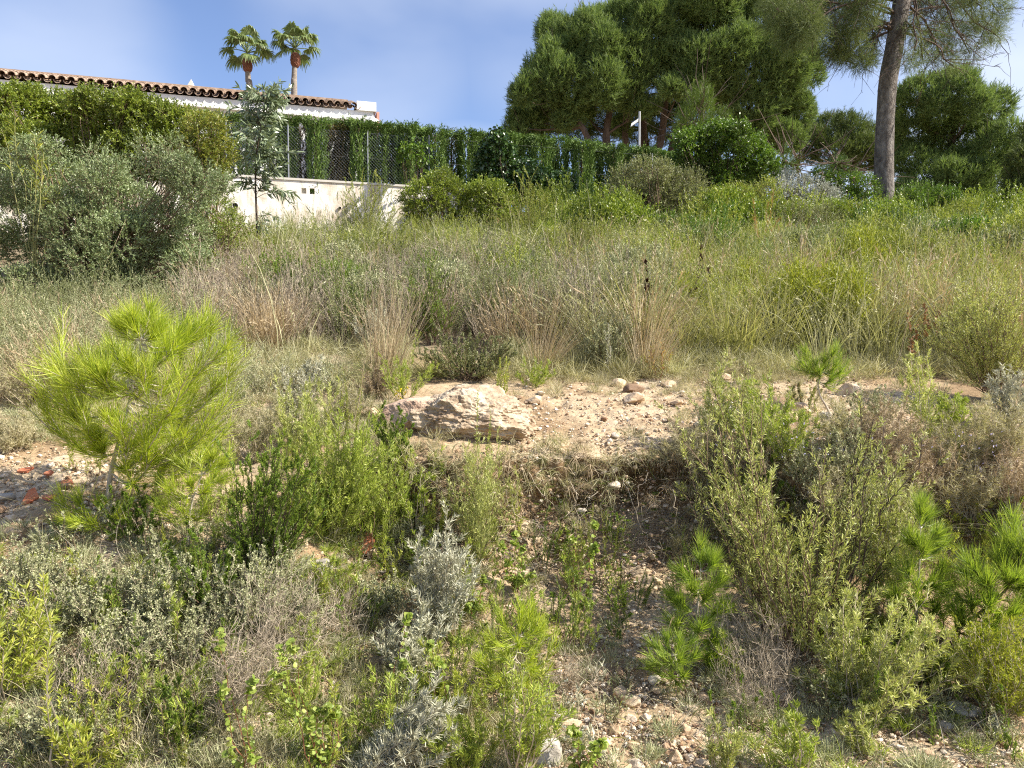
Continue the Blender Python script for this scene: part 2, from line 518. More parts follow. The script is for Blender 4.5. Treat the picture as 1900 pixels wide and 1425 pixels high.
F_PINK   = fol('pink_petal', [(.70, .38, .42), (.80, .55, .55)], .35, .5, .2, .1, 3, (1, 1, 1))
F_YEL    = fol('yellow_petal', [(.80, .60, .02), (.85, .70, .05)], .35, .5, .2, .1, 3, (1, 1, .6))
F_HAIR   = fol('fine_dry_leaf', [(.26, .24, .13), (.40, .36, .22), (.55, .50, .34)], .3, .6, .3, .2, 4)
F_REDL   = fol('reddish_leaf', [(.30, .24, .05), (.40, .22, .08), (.30, .34, .07)], .35, .5, .4, .2, 4)

S_TWIG  = surf('grey_twig', [(.27, .22, .15), (.46, .39, .29)], 20, 3, .8, 0)
S_STEM  = surf('brown_stem', [(.10, .065, .04), (.20, .14, .09)], 20, 3, .8, 0)
S_DSTEM = surf('dark_stem', [(.045, .030, .02), (.10, .07, .045)], 20, 3, .8, 0)
S_RSTEM = surf('red_stem', [(.20, .07, .04), (.30, .13, .07)], 20, 3, .6, 0)
S_GSTEM = surf('green_stem', [(.16, .17, .05), (.26, .25, .09)], 20, 3, .6, 0)
S_PSTEM = surf('pale_bark', [(.34, .29, .22), (.52, .46, .37)], 30, 4, .7, .3, 90, .004)
S_BARK  = surf('pine_bark', [(.07, .055, .045), (.16, .14, .12), (.27, .245, .215)], 11, 8, .9, 1.0, 24, .06, (1, 1, .5))
S_BARKD = surf('far_bark', [(.06, .042, .03), (.14, .10, .075)], 4, 5, .9, .5, 12, .04, (1, 1, .3))
S_PTRUNK = surf('palm_trunk', [(.17, .14, .115), (.30, .26, .22)], 6, 5, .9, .5, 14, .03, (1, 1, 3))
S_PBOOT = surf('palm_boots', [(.13, .05, .03), (.30, .13, .08)], 8, 5, .9, .8, 14, .05)
S_ROCK  = surf('limestone', [(.19, .13, .08), (.35, .26, .17), (.46, .37, .26), (.57, .49, .37)], 8, 9, .9, .7, 34, .025)
S_ROCKG = surf('grey_limestone', [(.20, .175, .14), (.36, .33, .28), (.50, .47, .42)], 12, 8, .9, .7, 50, .01)
S_ROCKT = surf('tan_stone', [(.38, .25, .14), (.52, .39, .25), (.64, .52, .37)], 14, 8, .85, .6, 60, .006)
S_TERRA = surf('terracotta', [(.36, .11, .05), (.46, .16, .08), (.50, .22, .12)], 12, 6, .8, .4, 60, .004)
S_CONC  = surf('pale_render', [(.50, .47, .41), (.56, .53, .47)], 3, 6, .9, .2, 20, .01)
S_WHITE = surf('white_render', [(.70, .70, .67), (.78, .78, .75)], 2, 5, .85, .15, 30, .006)
S_TILE  = surf('clay_tile', [(.19, .125, .085), (.32, .23, .165), (.42, .33, .25)], 7, 6, .85, .5, 30, .01)
S_GALV  = surf('galvanised', [(.26, .27, .28), (.36, .37, .38)], 9, 4, .45, .1, 30, .002, None, .5, .6, .6)
S_LAMP  = surf('lamp_paint', [(.42, .43, .43), (.5, .51, .51)], 4, 3, .4, 0)
S_HOLE  = surf('hole_dark', [(.02, .02, .02), (.04, .035, .03)], 4, 3, .9, 0)
S_VERGE = surf('pink_verge', [(.48, .24, .18), (.58, .32, .25)], 9, 4, .8, .2, 30, .004)

# stained retaining wall
def wall_mat():
    m, t = mat_new('stained_wall')
    g = t.nodes.new('ShaderNodeNewGeometry')
    mpn = t.nodes.new('ShaderNodeMapping'); mpn.inputs['Scale'].default_value = (1, 1, .45)
    t.links.new(g.outputs['Position'], mpn.inputs['Vector'])
    n = noise(t, 3.0, 7, .6, mpn.outputs['Vector'], .6)
    r = ramp(t, [(.38, .31, .22), (.53, .46, .36), (.62, .56, .46), (.74, .70, .62), (.78, .75, .69)])
    mr = t.nodes.new('ShaderNodeMapRange'); mr.inputs['From Min'].default_value = .32; mr.inputs['From Max'].default_value = .62
    t.links.new(n.outputs['Fac'], mr.inputs['Value']); t.links.new(mr.outputs['Result'], r.inputs['Fac'])
    p = t.nodes.new('ShaderNodeBsdfPrincipled'); p.inputs['Roughness'].default_value = .9
    t.links.new(r.outputs['Color'], p.inputs['Base Color'])
    n2 = noise(t, 14, 6, .6, g.outputs['Position'])
    b = t.nodes.new('ShaderNodeBump'); b.inputs['Strength'].default_value = .5; b.inputs['Distance'].default_value = .02
    t.links.new(n2.outputs['Fac'], b.inputs['Height']); t.links.new(b.outputs['Normal'], p.inputs['Normal'])
    o = t.nodes.new('ShaderNodeOutputMaterial'); t.links.new(p.outputs[0], o.inputs['Surface'])
    return m
S_WALL = wall_mat()

def ground_mat():
    m, t = mat_new('stony_soil')
    g = t.nodes.new('ShaderNodeNewGeometry'); pos = g.outputs['Position']
    n1 = noise(t, 1.1, 6, .6, pos, .4)
    r1 = ramp(t, [(.22, .15, .085), (.34, .245, .145), (.46, .36, .235), (.55, .45, .32)])
    mr = t.nodes.new('ShaderNodeMapRange'); mr.inputs['From Min'].default_value = .34; mr.inputs['From Max'].default_value = .66
    t.links.new(n1.outputs['Fac'], mr.inputs['Value']); t.links.new(mr.outputs['Result'], r1.inputs['Fac'])
    n2 = noise(t, 38, 5, .7, pos)
    r2 = ramp(t, [(.45, .42, .38), (.95, .95, .95), (1.25, 1.22, 1.18)])
    t.links.new(n2.outputs['Fac'], r2.inputs['Fac'])
    mul = t.nodes.new('ShaderNodeMixRGB'); mul.blend_type = 'MULTIPLY'; mul.inputs['Fac'].default_value = 1
    t.links.new(r1.outputs['Color'], mul.inputs['Color1']); t.links.new(r2.outputs['Color'], mul.inputs['Color2'])
    # leaf mould beyond the bare terrace
    sx = t.nodes.new('ShaderNodeSeparateXYZ'); t.links.new(pos, sx.inputs[0])
    fy = t.nodes.new('ShaderNodeMapRange'); fy.inputs['From Min'].default_value = 6.3; fy.inputs['From Max'].default_value = 8.0
    t.links.new(sx.outputs['Y'], fy.inputs['Value'])
    lm = t.nodes.new('ShaderNodeMixRGB'); lm.inputs['Color2'].default_value = (.12, .095, .055, 1)
    fm = t.nodes.new('ShaderNodeMath'); fm.operation = 'MULTIPLY'; fm.inputs[1].default_value = .75
    t.links.new(fy.outputs['Result'], fm.inputs[0]); t.links.new(fm.outputs[0], lm.inputs['Fac'])
    t.links.new(mul.outputs['Color'], lm.inputs['Color1'])
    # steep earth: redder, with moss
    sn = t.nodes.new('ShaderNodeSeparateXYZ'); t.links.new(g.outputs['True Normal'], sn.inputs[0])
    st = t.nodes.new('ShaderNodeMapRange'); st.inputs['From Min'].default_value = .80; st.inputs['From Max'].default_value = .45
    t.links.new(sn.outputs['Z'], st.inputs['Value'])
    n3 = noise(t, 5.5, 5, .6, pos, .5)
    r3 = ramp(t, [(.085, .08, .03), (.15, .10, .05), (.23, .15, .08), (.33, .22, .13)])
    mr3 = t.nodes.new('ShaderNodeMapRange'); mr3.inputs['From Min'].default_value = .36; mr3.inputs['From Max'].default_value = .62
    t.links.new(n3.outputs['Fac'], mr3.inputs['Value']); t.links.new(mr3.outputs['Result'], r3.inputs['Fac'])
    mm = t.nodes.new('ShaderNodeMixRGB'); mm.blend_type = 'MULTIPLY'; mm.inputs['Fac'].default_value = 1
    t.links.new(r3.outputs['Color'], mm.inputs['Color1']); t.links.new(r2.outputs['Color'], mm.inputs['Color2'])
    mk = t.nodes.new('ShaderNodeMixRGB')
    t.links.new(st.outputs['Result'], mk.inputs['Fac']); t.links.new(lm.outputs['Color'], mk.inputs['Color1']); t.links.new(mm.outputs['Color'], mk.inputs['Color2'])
    p = t.nodes.new('ShaderNodeBsdfPrincipled'); p.inputs['Roughness'].default_value = .95; p.inputs['Specular IOR Level'].default_value = .15
    t.links.new(mk.outputs['Color'], p.inputs['Base Color'])
    b = t.nodes.new('ShaderNodeBump'); b.inputs['Strength'].default_value = .9; b.inputs['Distance'].default_value = .012
    t.links.new(n2.outputs['Fac'], b.inputs['Height']); t.links.new(b.outputs['Normal'], p.inputs['Normal'])
    o = t.nodes.new('ShaderNodeOutputMaterial'); t.links.new(p.outputs[0], o.inputs['Surface'])
    return m

# ---------------------------------------------------------------- ground: one sheet to the horizon
def axis(parts):
    out = []
    for a, b, st in parts:
        out.append(np.arange(a, b, st))
    out.append([parts[-1][1]])
    return np.concatenate(out)
gx = axis([(-900, -100, 80), (-100, -20, 4), (-20, -4.2, .35), (-4.2, 4.2, .018), (4.2, 20, .35), (20, 100, 4), (100, 900, 80)])
gy = axis([(-60, 0, 6), (0, 2.2, .25), (2.2, 4.0, .025), (4.0, 4.9, .0075), (4.9, 7.2, .03), (7.2, 20.2, .22), (20.2, 22, .06), (22, 40, .7), (40, 120, 6), (120, 900, 60)])
X, Y = np.meshgrid(gx, gy)
Z = H(X, Y)
near = (1 - sstep(5.4, 6.6, Y)) * sstep(2.0, 2.6, Y)
face = sstep(3.95, 4.1, Y) * (1 - sstep(4.6, 4.9, Y)) * sstep(-1.3, -.6, X)
q = np.stack([X * 1.0, Y * 1.0, Z * 1.0], -1)
clod = fbm(q * 7.0, 31, 5, .55)
lump = fbm(q * 2.6, 41, 3)
Yd = Y - face * (clod * .035 + lump * .06)
hol = np.exp(-((X - .75) / .55) ** 2) * .20 + .07 * sstep(-.9, -.5, X)
Yd = Yd + face * hol * np.exp(-((Z - .62) / .17) ** 2)
Zd = Z + near * (np.abs(clod) * .018 - .008 + fbm(q * 22.0, 51, 3) * .008)
ny, nx = X.shape
g = Geo()
idx = np.arange(nx * ny).reshape(ny, nx)
Fq = np.stack([idx[:-1, :-1], idx[:-1, 1:], idx[1:, 1:], idx[1:, :-1]], -1).reshape(-1, 4)
g.add(np.stack([X, Yd, Zd], -1).reshape(-1, 3), Fq)
tag(mobj('ground', g, ground_mat(), None, True), kind='structure')

# ---------------------------------------------------------------- villa, wall, fence
def along(X0, Y0, s, d, z):
    """s along the villa's line, d away from us, height z"""
    return np.array([X0 + UX * s - UY * d, Y0 + UY * s + UX * d, z])
HX, HY = (700 - 950) / FPX * 27.0, 27.0
ZT = float(P(700, 205, 27)[2])          # eave height
u3 = np.array([UX, UY, 0.]); b3 = np.array([-UY, UX, 0.]); z3 = np.array([0, 0, 1.])
villa = thing('villa', 'low white villa with a clay tile eave and a white end parapet behind the hedge', 'house', along(HX, HY, 0, 0, 5.8))
vo = np.array(villa.location)
def hp(s, d, z): return along(HX, HY, s, d, z) - vo
g = Geo(); box(g, hp(-18, .25, 5.3), u3 * 17.7, b3 * 9, z3 * (ZT - 5.3 - .36)); mobj('wall', g, S_WHITE, villa)
g = Geo(); box(g, hp(-18, .02, ZT - .36), u3 * 17.95, b3 * 9.2, z3 * .31)
box(g, hp(-18, .16, ZT - .44), u3 * 17.8, b3 * 9, z3 * .077)
mobj('cornice', g, S_WHITE, villa)
g = Geo(); box(g, hp(-.62, -.06, ZT - .05), u3 * .66, b3 * 6, z3 * .31); mobj('parapet', g, S_WHITE, villa)
g = Geo(); box(g, hp(.06, -.02, ZT - .66), u3 * .09, b3 * 5, z3 * .62); box(g, hp(-.05, .1, ZT - .72), u3 * .1, b3 * 5, z3 * .35)
mobj('verge', g, S_VERGE, villa)
g = Geo()
rr = rng_(3)
for k in range(64):
    s0 = -.72 - k * .268
    rise = .34
    for row in range(4):
        for kind in (0, 1):                     # cover tile, and the pan between two covers
            n = 9; seg = 7
            r_ = .112 if kind == 0 else .10
            s1 = s0 + (0 if kind == 0 else .134) + rr.uniform(-.008, .008)
            a = np.linspace(0, math.pi, n)
            vs = []
            for e in (0, 1):
                dd = -.13 + row * .36 + e * .46 + (0.05 if kind else 0)
                zz = ZT + (.055 if kind == 0 else .05) + (dd + .13) * rise + (.018 * (1 - e) if kind == 0 else 0)
                rk = r_ * (1.06 - .12 * e)
                for thick in (0, .016):
                    for t_ in a:
                        cz = math.sin(t_) * (rk - thick) * (1 if kind == 0 else -1)
                        vs.append(hp(s1 + math.cos(t_) * (rk - thick), dd, zz + cz))
            base = 0; F = []
            for i in range(n - 1):
                F += [[i, i + 1, 2 * n + i + 1, 2 * n + i], [n + i + 1, n + i, 3 * n + i, 3 * n + i + 1], [i, n + i, n + i + 1, i + 1]]
            g.add(vs, F)
mobj('roof_tiles', g, S_TILE, villa)
g = Geo()
box(g, hp(-18, 1.2, ZT + .45), u3 * 17.2, b3 * 8 , z3 * .2)
mobj('roof', g, S_TILE, villa)
# little finial on the roof
fb = P(355, 166, 27.5) - vo
g = Geo(); box(g, fb + np.array([-.12, -.12, -.35]), [.24, 0, 0], [0, .24, 0], [0, 0, .38])
V = [fb + np.array(v) for v in ([-.13, -.13, .03], [.13, -.13, .03], [.13, .13, .03], [-.13, .13, .03], [0, 0, .36])]
g.add(V, np.array([[0, 1, 4], [1, 2, 4], [2, 3, 4], [3, 0, 4]]))
mobj('finial', g, S_CONC, villa)
g = Geo(); c0 = P(4, 145, 25.2) - vo
box(g, c0 + np.array([-1.3, 0, -.4]), [1.35, .3, 0], [-.2, .8, 0], [0, 0, .42]); 
box(g, c0 + np.array([-1.3, -.05, .025]), [1.5, .33, 0], [-.2, .9, 0], [0, 0, .08])
mobj('chimney', g, S_WHITE, villa)
# scalloped shade cloth under the eave
g = Geo(); n = 40
a0 = P(590, 224, 26.2); a1 = P(706, 222, 26.0)
for i in range(n + 1):
    t_ = i / n
    p = a0 * (1 - t_) + a1 * t_
    dip = .10 * abs(math.sin(t_ * 9.4)) + .18 * math.sin(t_ * 3.14)
    top = p + np.array([0, .5, .28 * max(0, 1 - abs(t_ - .82) * 5)])
    g.v.append(np.array([top, p - np.array([0, 0, dip])], np.float32))
g.n = 2 * (n + 1)
g.f.append(np.array([[2 * i, 2 * i + 2, 2 * i + 3, 2 * i + 1] for i in range(n)]))
aw = mobj('shade_cloth', g, S_WHITE)
tag(aw, 'white scalloped shade cloth just below the right end of the villa eave', 'awning')

# retaining wall with coping and drain holes
wz = 5.88
rw = thing('retaining_wall', 'stained white retaining wall under the wire fence', 'wall', along(WX0, WY0, 0, 0, 5))
wo = np.array(rw.location)
def wp(s, d, z): return along(WX0, WY0, s, d, z) - wo
def wall_s(px):          # distance along the wall where a photo pixel column meets it
    k = (px - 950) / FPX
    return (k * WY0 - WX0) / (UX - k * UY)
g = Geo()
# body, with rectangular recesses left open
holes = [(wall_s(564), wall_s(573), 5.55, 5.70), (wall_s(579), wall_s(588), 5.55, 5.70)]
s_prev = -9.0
for (ha, hb, z0, z1) in holes:
    box(g, wp(s_prev, 0, 3.6), u3 * (ha - s_prev), b3 * .25, z3 * (wz - 3.6))
    box(g, wp(ha, 0, 3.6), u3 * (hb - ha), b3 * .25, z3 * (z0 - 3.6))
    box(g, wp(ha, 0, z1), u3 * (hb - ha), b3 * .25, z3 * (wz - z1))
    box(g, wp(ha, .14, z0), u3 * (hb - ha), b3 * .1, z3 * (z1 - z0))
    s_prev = hb
box(g, wp(s_prev, 0, 3.6), u3 * (3.2 - s_prev), b3 * .25, z3 * (wz - 3.6))
mobj('wall_body', g, S_WALL, rw)
g = Geo(); box(g, wp(-9, -.03, wz + .002), u3 * 12.2, b3 * .32, z3 * .055); mobj('coping', g, S_CONC, rw)
for (px, py) in ((442, 382), (634, 386)):
    s0 = wall_s(px); c = wp(s0, -.02, P(px, py, WY0 + s0 * UY)[2])
    g = Geo(); a = np.linspace(0, 2 * math.pi, 16, endpoint=False); r_ = .075 if px < 500 else .035
    V = [c + u3 * math.cos(t_) * rk + z3 * math.sin(t_) * rk + b3 * dd for rk, dd in ((r_ * 1.3, 0), (r_, -.03), (r_ * .9, .012)) for t_ in a]
    F = [[i + 16 * j, (i + 1) % 16 + 16 * j, (i + 1) % 16 + 16 * (j + 1), i + 16 * (j + 1)] for j in (0, 1) for i in range(16)]
    g.add(V, F)
    mobj('drain_pipe', g, S_CONC, rw)
    g = Geo(); g.add([c + u3 * math.cos(t_) * r_ * .89 + z3 * math.sin(t_) * r_ * .89 + b3 * .010 for t_ in a[::-1]] , np.array([[0, i, i + 1] for i in range(1, 15)]))
    mobj('drain_hole', g, S_HOLE, rw)

fn = thing('wire_fence', 'galvanised chain link fence on posts along the top of the retaining wall', 'fence', along(WX0, WY0, 0, .12, wz + .05))
fo = np.array(fn.location)
zf0, zf1 = wz + .06, wz + 1.42
for px in (345, 427, 541, 687, 800, 930, 1075, 1210):
    s0 = wall_s(px)
    b = along(WX0, WY0, s0, .12, 0) - fo; b[2] = 0
    zb = (zf0 if px < 850 else 4.9) - fo[2] - .03; zt = (zf1 + .06 if px < 850 else float(P(px, 283, WY0 + s0 * UY)[2])) - fo[2]
    g = Geo(); tubes(g, np.array([[b + z3 * zb, b + z3 * (zb + zt) / 2, b + z3 * zt]]), .02, .02, 8)
    g.add([b + z3 * zt + np.array([math.cos(t_), math.sin(t_), 0]) * .026 for t_ in np.linspace(0, 6.283, 8, endpoint=False)], np.array([[0, i, i + 1] for i in range(1, 7)]))
    mobj('post', g, S_GALV, fn)
g = Geo()
s0, s1 = wall_s(300), wall_s(800); hgt = zf1 - zf0; st = .088
B = []; E = []
s = s0 - hgt
while s < s1 + hgt:
    for sg in (1, -1):
        a0_, a1_ = (s, s + hgt) if sg > 0 else (s + hgt, s)
        z0, z1 = 0, hgt
        lo, hi = min(a0_, a1_), max(a0_, a1_)
        if hi < s0 or lo > s1: continue
        f0 = lambda ss: (ss - a0_) / (a1_ - a0_) * hgt
        ca, cb = np.clip(a0_, s0, s1), np.clip(a1_, s0, s1)
        B.append(along(WX0, WY0, ca, .12 + .002 * sg, zf0 + f0(ca)) - fo); E.append(along(WX0, WY0, cb, .12 + .002 * sg, zf0 + f0(cb)) - fo)
    s += st
B = np.array(B); E = np.array(E)
tubes(g, np.stack([B, (B + E) / 2, E], 1), .0015, .0015, 3)
for zz in (zf0 + .02, (zf0 + zf1) / 2, zf1 - .01):
    a = along(WX0, WY0, s0, .125, zz) - fo; b = along(WX0, WY0, wall_s(1210), .125, zz) - fo
    tubes(g, np.stack([a, (a + b) / 2 - np.array([0, 0, .01]), b])[None], .003, .003, 3)
mobj('wire_mesh', g, S_GALV, fn)

# lamp post behind the hedge
Yl = 26.5
lb = P(1186, 290, Yl); lt = P(1186, 207, Yl)
lp = thing('lamp_post', 'slim pale grey lamp post with one slanting arm behind the hedge', 'lamp post', (lb[0], lb[1], 5.0))
lo_ = np.array(lp.location)
g = Geo(); c = np.array([lb[0], Yl, 0]) - lo_ * np.array([1, 1, 0])
tubes(g, np.array([[c, c + z3 * (lt[2] - 5) / 2, c + z3 * (lt[2] - 5)]]), .038, .034, 10); mobj('pole', g, S_LAMP, lp)
g = Geo(); p0 = P(1184, 222, Yl) - lo_; p1 = P(1171, 231, Yl - .3) - lo_
dv = p1 - p0; w = np.array([0, .13, 0]); up_ = np.array([0.01, 0, .075])
box(g, p0 - w / 2 - up_, dv, w, up_ * 1.3); mobj('lamp_head', g, S_LAMP, lp)

# little white pillar at the crest
pb = P(1443, 330, 26)
pl = thing('white_pillar', 'small white masonry pillar top with dark slots peeping over the bushes', 'pillar', (pb[0], pb[1], float(pb[2]) - .5))
g = Geo(); box(g, (-.14, -.14, 0), (.28, 0, 0), (0, .28, 0), (0, 0, .42)); box(g, (-.17, -.17, .422), (.11, 0, 0), (0, .34, 0), (0, 0, .25)); box(g, (.06, -.17, .422), (.11, 0, 0), (0, .34, 0), (0, 0, .25)); box(g, (-.18, -.18, .674), (.36, 0, 0), (0, .36, 0), (0, 0, .05))
mobj('masonry', g, S_WHITE, pl)
g = Geo(); box(g, (-.055, -.02, .425), (.11, 0, 0), (0, .1, 0), (0, 0, .24)); mobj('slot', g, S_HOLE, pl)
# ---------------------------------------------------------------- foliage on lumpy volumes
def blob_fol(g, rng, blobs, dens, sl=.2, nleaf=8, L=.05, W=.02, up=.5, ang=.8, shell=(.78, 1.04), mode='leaf', keep=.72, broad=False, droop=0., lump=.16, twig=None, tw=.004):
    """sprigs over a union of ellipsoids (cx,cy,cz,rx,ry,rz)"""
    B = np.asarray(blobs, float)
    allP = []; allD = []
    for i, b in enumerate(B):
        area = 4 * math.pi * ((b[3] * b[4]) ** 1.6 / 3 + (b[3] * b[5]) ** 1.6 / 3 + (b[4] * b[5]) ** 1.6 / 3) ** (1 / 1.6)
        n = int(area * dens)
        if n < 4: n = 4
        d = nrm(rng.normal(size=(n, 3)))
        rad = rng.uniform(shell[0], shell[1], n) * (1 + lump * vn3(d * 2.6 + i * 7.1, i + 3) + lump * .6 * vn3(d * 6 + i, i))
        p = d * rad[:, None] * b[3:6] + b[:3]
        ok = np.ones(n, bool)
        for j, c in enumerate(B):
            if j == i: continue
            ok &= (((p - c[:3]) / c[3:6]) ** 2).sum(1) > keep ** 2
        nn = nrm(d / b[3:6])
        allP.append(p[ok]); allD.append(nn[ok])
    p = np.concatenate(allP); d = np.concatenate(allD)
    N = len(p)
    D = d + rng.normal(size=(N, 3)) * .35; D[:, 2] += up; D = nrm(D)
    Ls = rng.uniform(.6, 1.25, N) * sl
    C = curves(rng, p - D * Ls[:, None] * .3, D, Ls, 3, .12, .12 * up, 0)
    if twig is not None: tubes(twig, C, tw, tw * .5, 3)
    T = np.linspace(.12, 1.0, nleaf)[None] + rng.uniform(-.05, .05, (N, nleaf))
    q, td = samp(C, np.clip(T, 0, 1))
    ld = spread(rng, td, ang, .25, .0)
    q = q.reshape(-1, 3); ld = ld.reshape(-1, 3)
    Lf = L * rng.uniform(.7, 1.25, len(q)); Wf = W * rng.uniform(.8, 1.2, len(q))
    if mode == 'leaf': leafs(g, rng, q, ld, Lf, Wf, droop, broad)
    else: blades(g, rng, q, ld, Lf, Wf, None, 1)
    return g
def px_blobs(lst, Y, root, dY=.6, flat=1.0, seed=0):
    """photo-pixel ellipses -> real ellipsoids at distance Y, relative to root; 5th item = extra distance"""
    r = random.Random(seed); out = []
    for e in lst:
        cx, cy, rx, ry = e[:4]
        y = Y + (e[4] if len(e) > 4 else r.uniform(-dY, dY))
        c = P(cx, cy, y) - root
        a = M_(rx, y); b = M_(ry, y)
        out.append((c[0], c[1], c[2], a, (a + b) / 2 * flat, b))
    return out
def sub_blobs(blobs, rng, k=5, s=.5):
    """smaller lobes scattered on the surface of the big ones"""
    out = []
    for b in blobs:
        d = nrm(rng.normal(size=(k, 3)) + np.array([0, 0, .35]))
        for v in d:
            f = rng.uniform(.75, 1.25) * s
            out.append((b[0] + v[0] * b[3] * .75, b[1] + v[1] * b[4] * .75, b[2] + v[2] * b[5] * .75, b[3] * f, b[4] * f, b[5] * f))
        out.append((b[0], b[1], b[2], b[3] * .82, b[4] * .82, b[5] * .82))
    return out

# ---------------------------------------------------------------- clipped cypress row
def make_cypress(seed, h, r, mat, thin=False):
    rng = rng_(seed)
    root = thing('hedge_cypress', 'x', 'cypress', (0, 0, 0))
    N = int((760 if not thin else 330) * h * r / .3)
    a = rng.uniform(0, 6.283, N); z = rng.uniform(.12, 1, N) * h
    env = np.clip(1.12 - (z / h) ** 7 * .35 - (.5 * (1 - z / h) ** 2), .3, 1.2)
    fl = 1 + .26 * np.sin(a * 3 + seed) + .12 * np.sin(a * 7 + seed * 2) + .12 * vn3(np.stack([np.cos(a) * 2, np.sin(a) * 2, z * 1.6], -1), seed)
    rad = r * env * fl * rng.uniform(.72, 1.02, N)
    p = np.stack([np.cos(a) * rad, np.sin(a) * rad, z], 1)
    topk = 1 - sstep(h - .35, h - .05, z)
    D = nrm(np.stack([np.cos(a) * (1.3 - .95 * topk), np.sin(a) * (1.3 - .95 * topk), .12 + topk], 1) + rng.normal(size=(N, 3)) * .16)
    Ln = rng.uniform(.12, .26, N)
    C = curves(rng, p, D, Ln, 3, .06, 0, 0)
    T = np.linspace(.05, 1, 9)[None] * np.ones((N, 1))
    q, td = samp(C, T)
    ld = spread(rng, td, .5, .2)
    g = Geo(); leafs(g, rng, q.reshape(-1, 3), ld.reshape(-1, 3), rng.uniform(.04, .085, N * 9), .022)
    mobj('foliage', g, mat, root)
    g = Geo()
    pts = [(0, 0, -.3), (.01, 0, h * .5), (0, 0, h * .93)]
    tube_path(g, pts, [.045, .035, .01], 7)
    C = curves(rng, np.stack([np.zeros(30), np.zeros(30), rng.uniform(.1, .9, 30) * h], 1), nrm(np.stack([rng.normal(size=30), rng.normal(size=30), np.ones(30) * 1.6], 1)), r * 1.1, 4)
    tubes(g, C, .008, .003, 3)
    mobj('trunk', g, S_STEM, root)
    return root
protos = {'a': make_cypress(1, 2.0, .29, F_CYP), 'b': make_cypress(2, 2.0, .265, F_CYP), 'c': make_cypress(3, 2.05, .21, F_CYP),
          'y': make_cypress(4, 1.95, .27, F_CYPY, True), 'n': make_cypress(5, 1.95, .30, F_CYPB, True)}
used = set()
HEDGE = [(415, 'a', 1), (440, 'a', 1), (465, 'b', 1), (492, 'a', 1), (520, 'b', 1), (541, 'c', .95), (563, 'n', 1), (591, 'c', 1), (612, 'n', .88), (633, 'n', .88),
         (648, 'c', .97), (668, 'c', 1.0), (684, 'c', .98), (703, 'b', .96), (733, 'b', 1.0), (752, 'c', .96), (780, 'b', .97), (806, 'a', .98), (843, 'y', .95), (868, 'a', .97),
         (902, 'a', .99), (935, 'b', .97), (967, 'a', 1.0), (1000, 'a', .99), (1036, 'a', .97), (1070, 'b', .98), (1098, 'a', .98), (1128, 'a', .95), (1160, 'a', .94),
         (1188, 'c', .91), (1212, 'a', .90), (1238, 'b', .89), (1262, 'c', .87), (1282, 'c', .86), (1300, 'a', .84), (1325, 'a', .84), (1352, 'b', .84), (1380, 'a', .84)]
ords = ['first', 'second', 'third', 'fourth', 'fifth', 'sixth', 'seventh', 'eighth', 'ninth', 'tenth', 'eleventh', 'twelfth', 'thirteenth', 'fourteenth', 'fifteenth', 'sixteenth', 'seventeenth', 'eighteenth', 'nineteenth']
rr = rng_(77)
for i, (px, kd, hs) in enumerate(HEDGE):
    kk = (px - 950) / FPX
    hx0, hy0 = along(WX0, WY0, 0, .62 if kd != 'n' else .7, 0)[:2]
    s = (kk * hy0 - hx0) / (UX - kk * UY)
    p = np.array([hx0 + UX * s, hy0 + UY * s])
    p = p + np.array([-UY, UX]) * ((-.24 if i % 2 else .2) + rr.uniform(-.12, .12))
    top = float(P(px, np.interp(px, [430, 700, 860, 1040, 1190, 1300, 1400], [211, 229, 242, 257, 276, 290, 300]), p[1])[2])
    zb = min(float(H(p[0], p[1])), 5.9) - .1
    sz = (top - zb) / 2.03 * (.97 + .03 * hs)
    if kd == 'n' and px > 600: sz *= .96
    kn = {'y': 'yellowish ragged', 'n': 'thin browned', 'a': 'dense dark', 'b': 'dense dark', 'c': 'narrow dark'}[kd]
    lab = f'{kn} cypress, {ords[i]} from the left end of the clipped hedge' if i < 19 else f'{kn} cypress, {ords[len(HEDGE) - 1 - i]} from the right end of the clipped hedge'
    loc = (p[0], p[1], zb)
    sc_ = (rr.uniform(.95, 1.12), rr.uniform(.95, 1.1), sz)
    if i in (1, 3): continue
    if kd not in used:
        used.add(kd); o = protos[kd]; o.location = loc; o.rotation_euler = (0, 0, rr.uniform(0, 6)); o.scale = sc_; o['label'] = lab
    else:
        o = dup(protos[kd], loc, rr.uniform(0, 6.28), sc_, lab)
    o['group'] = 'cypresses of the clipped hedge'

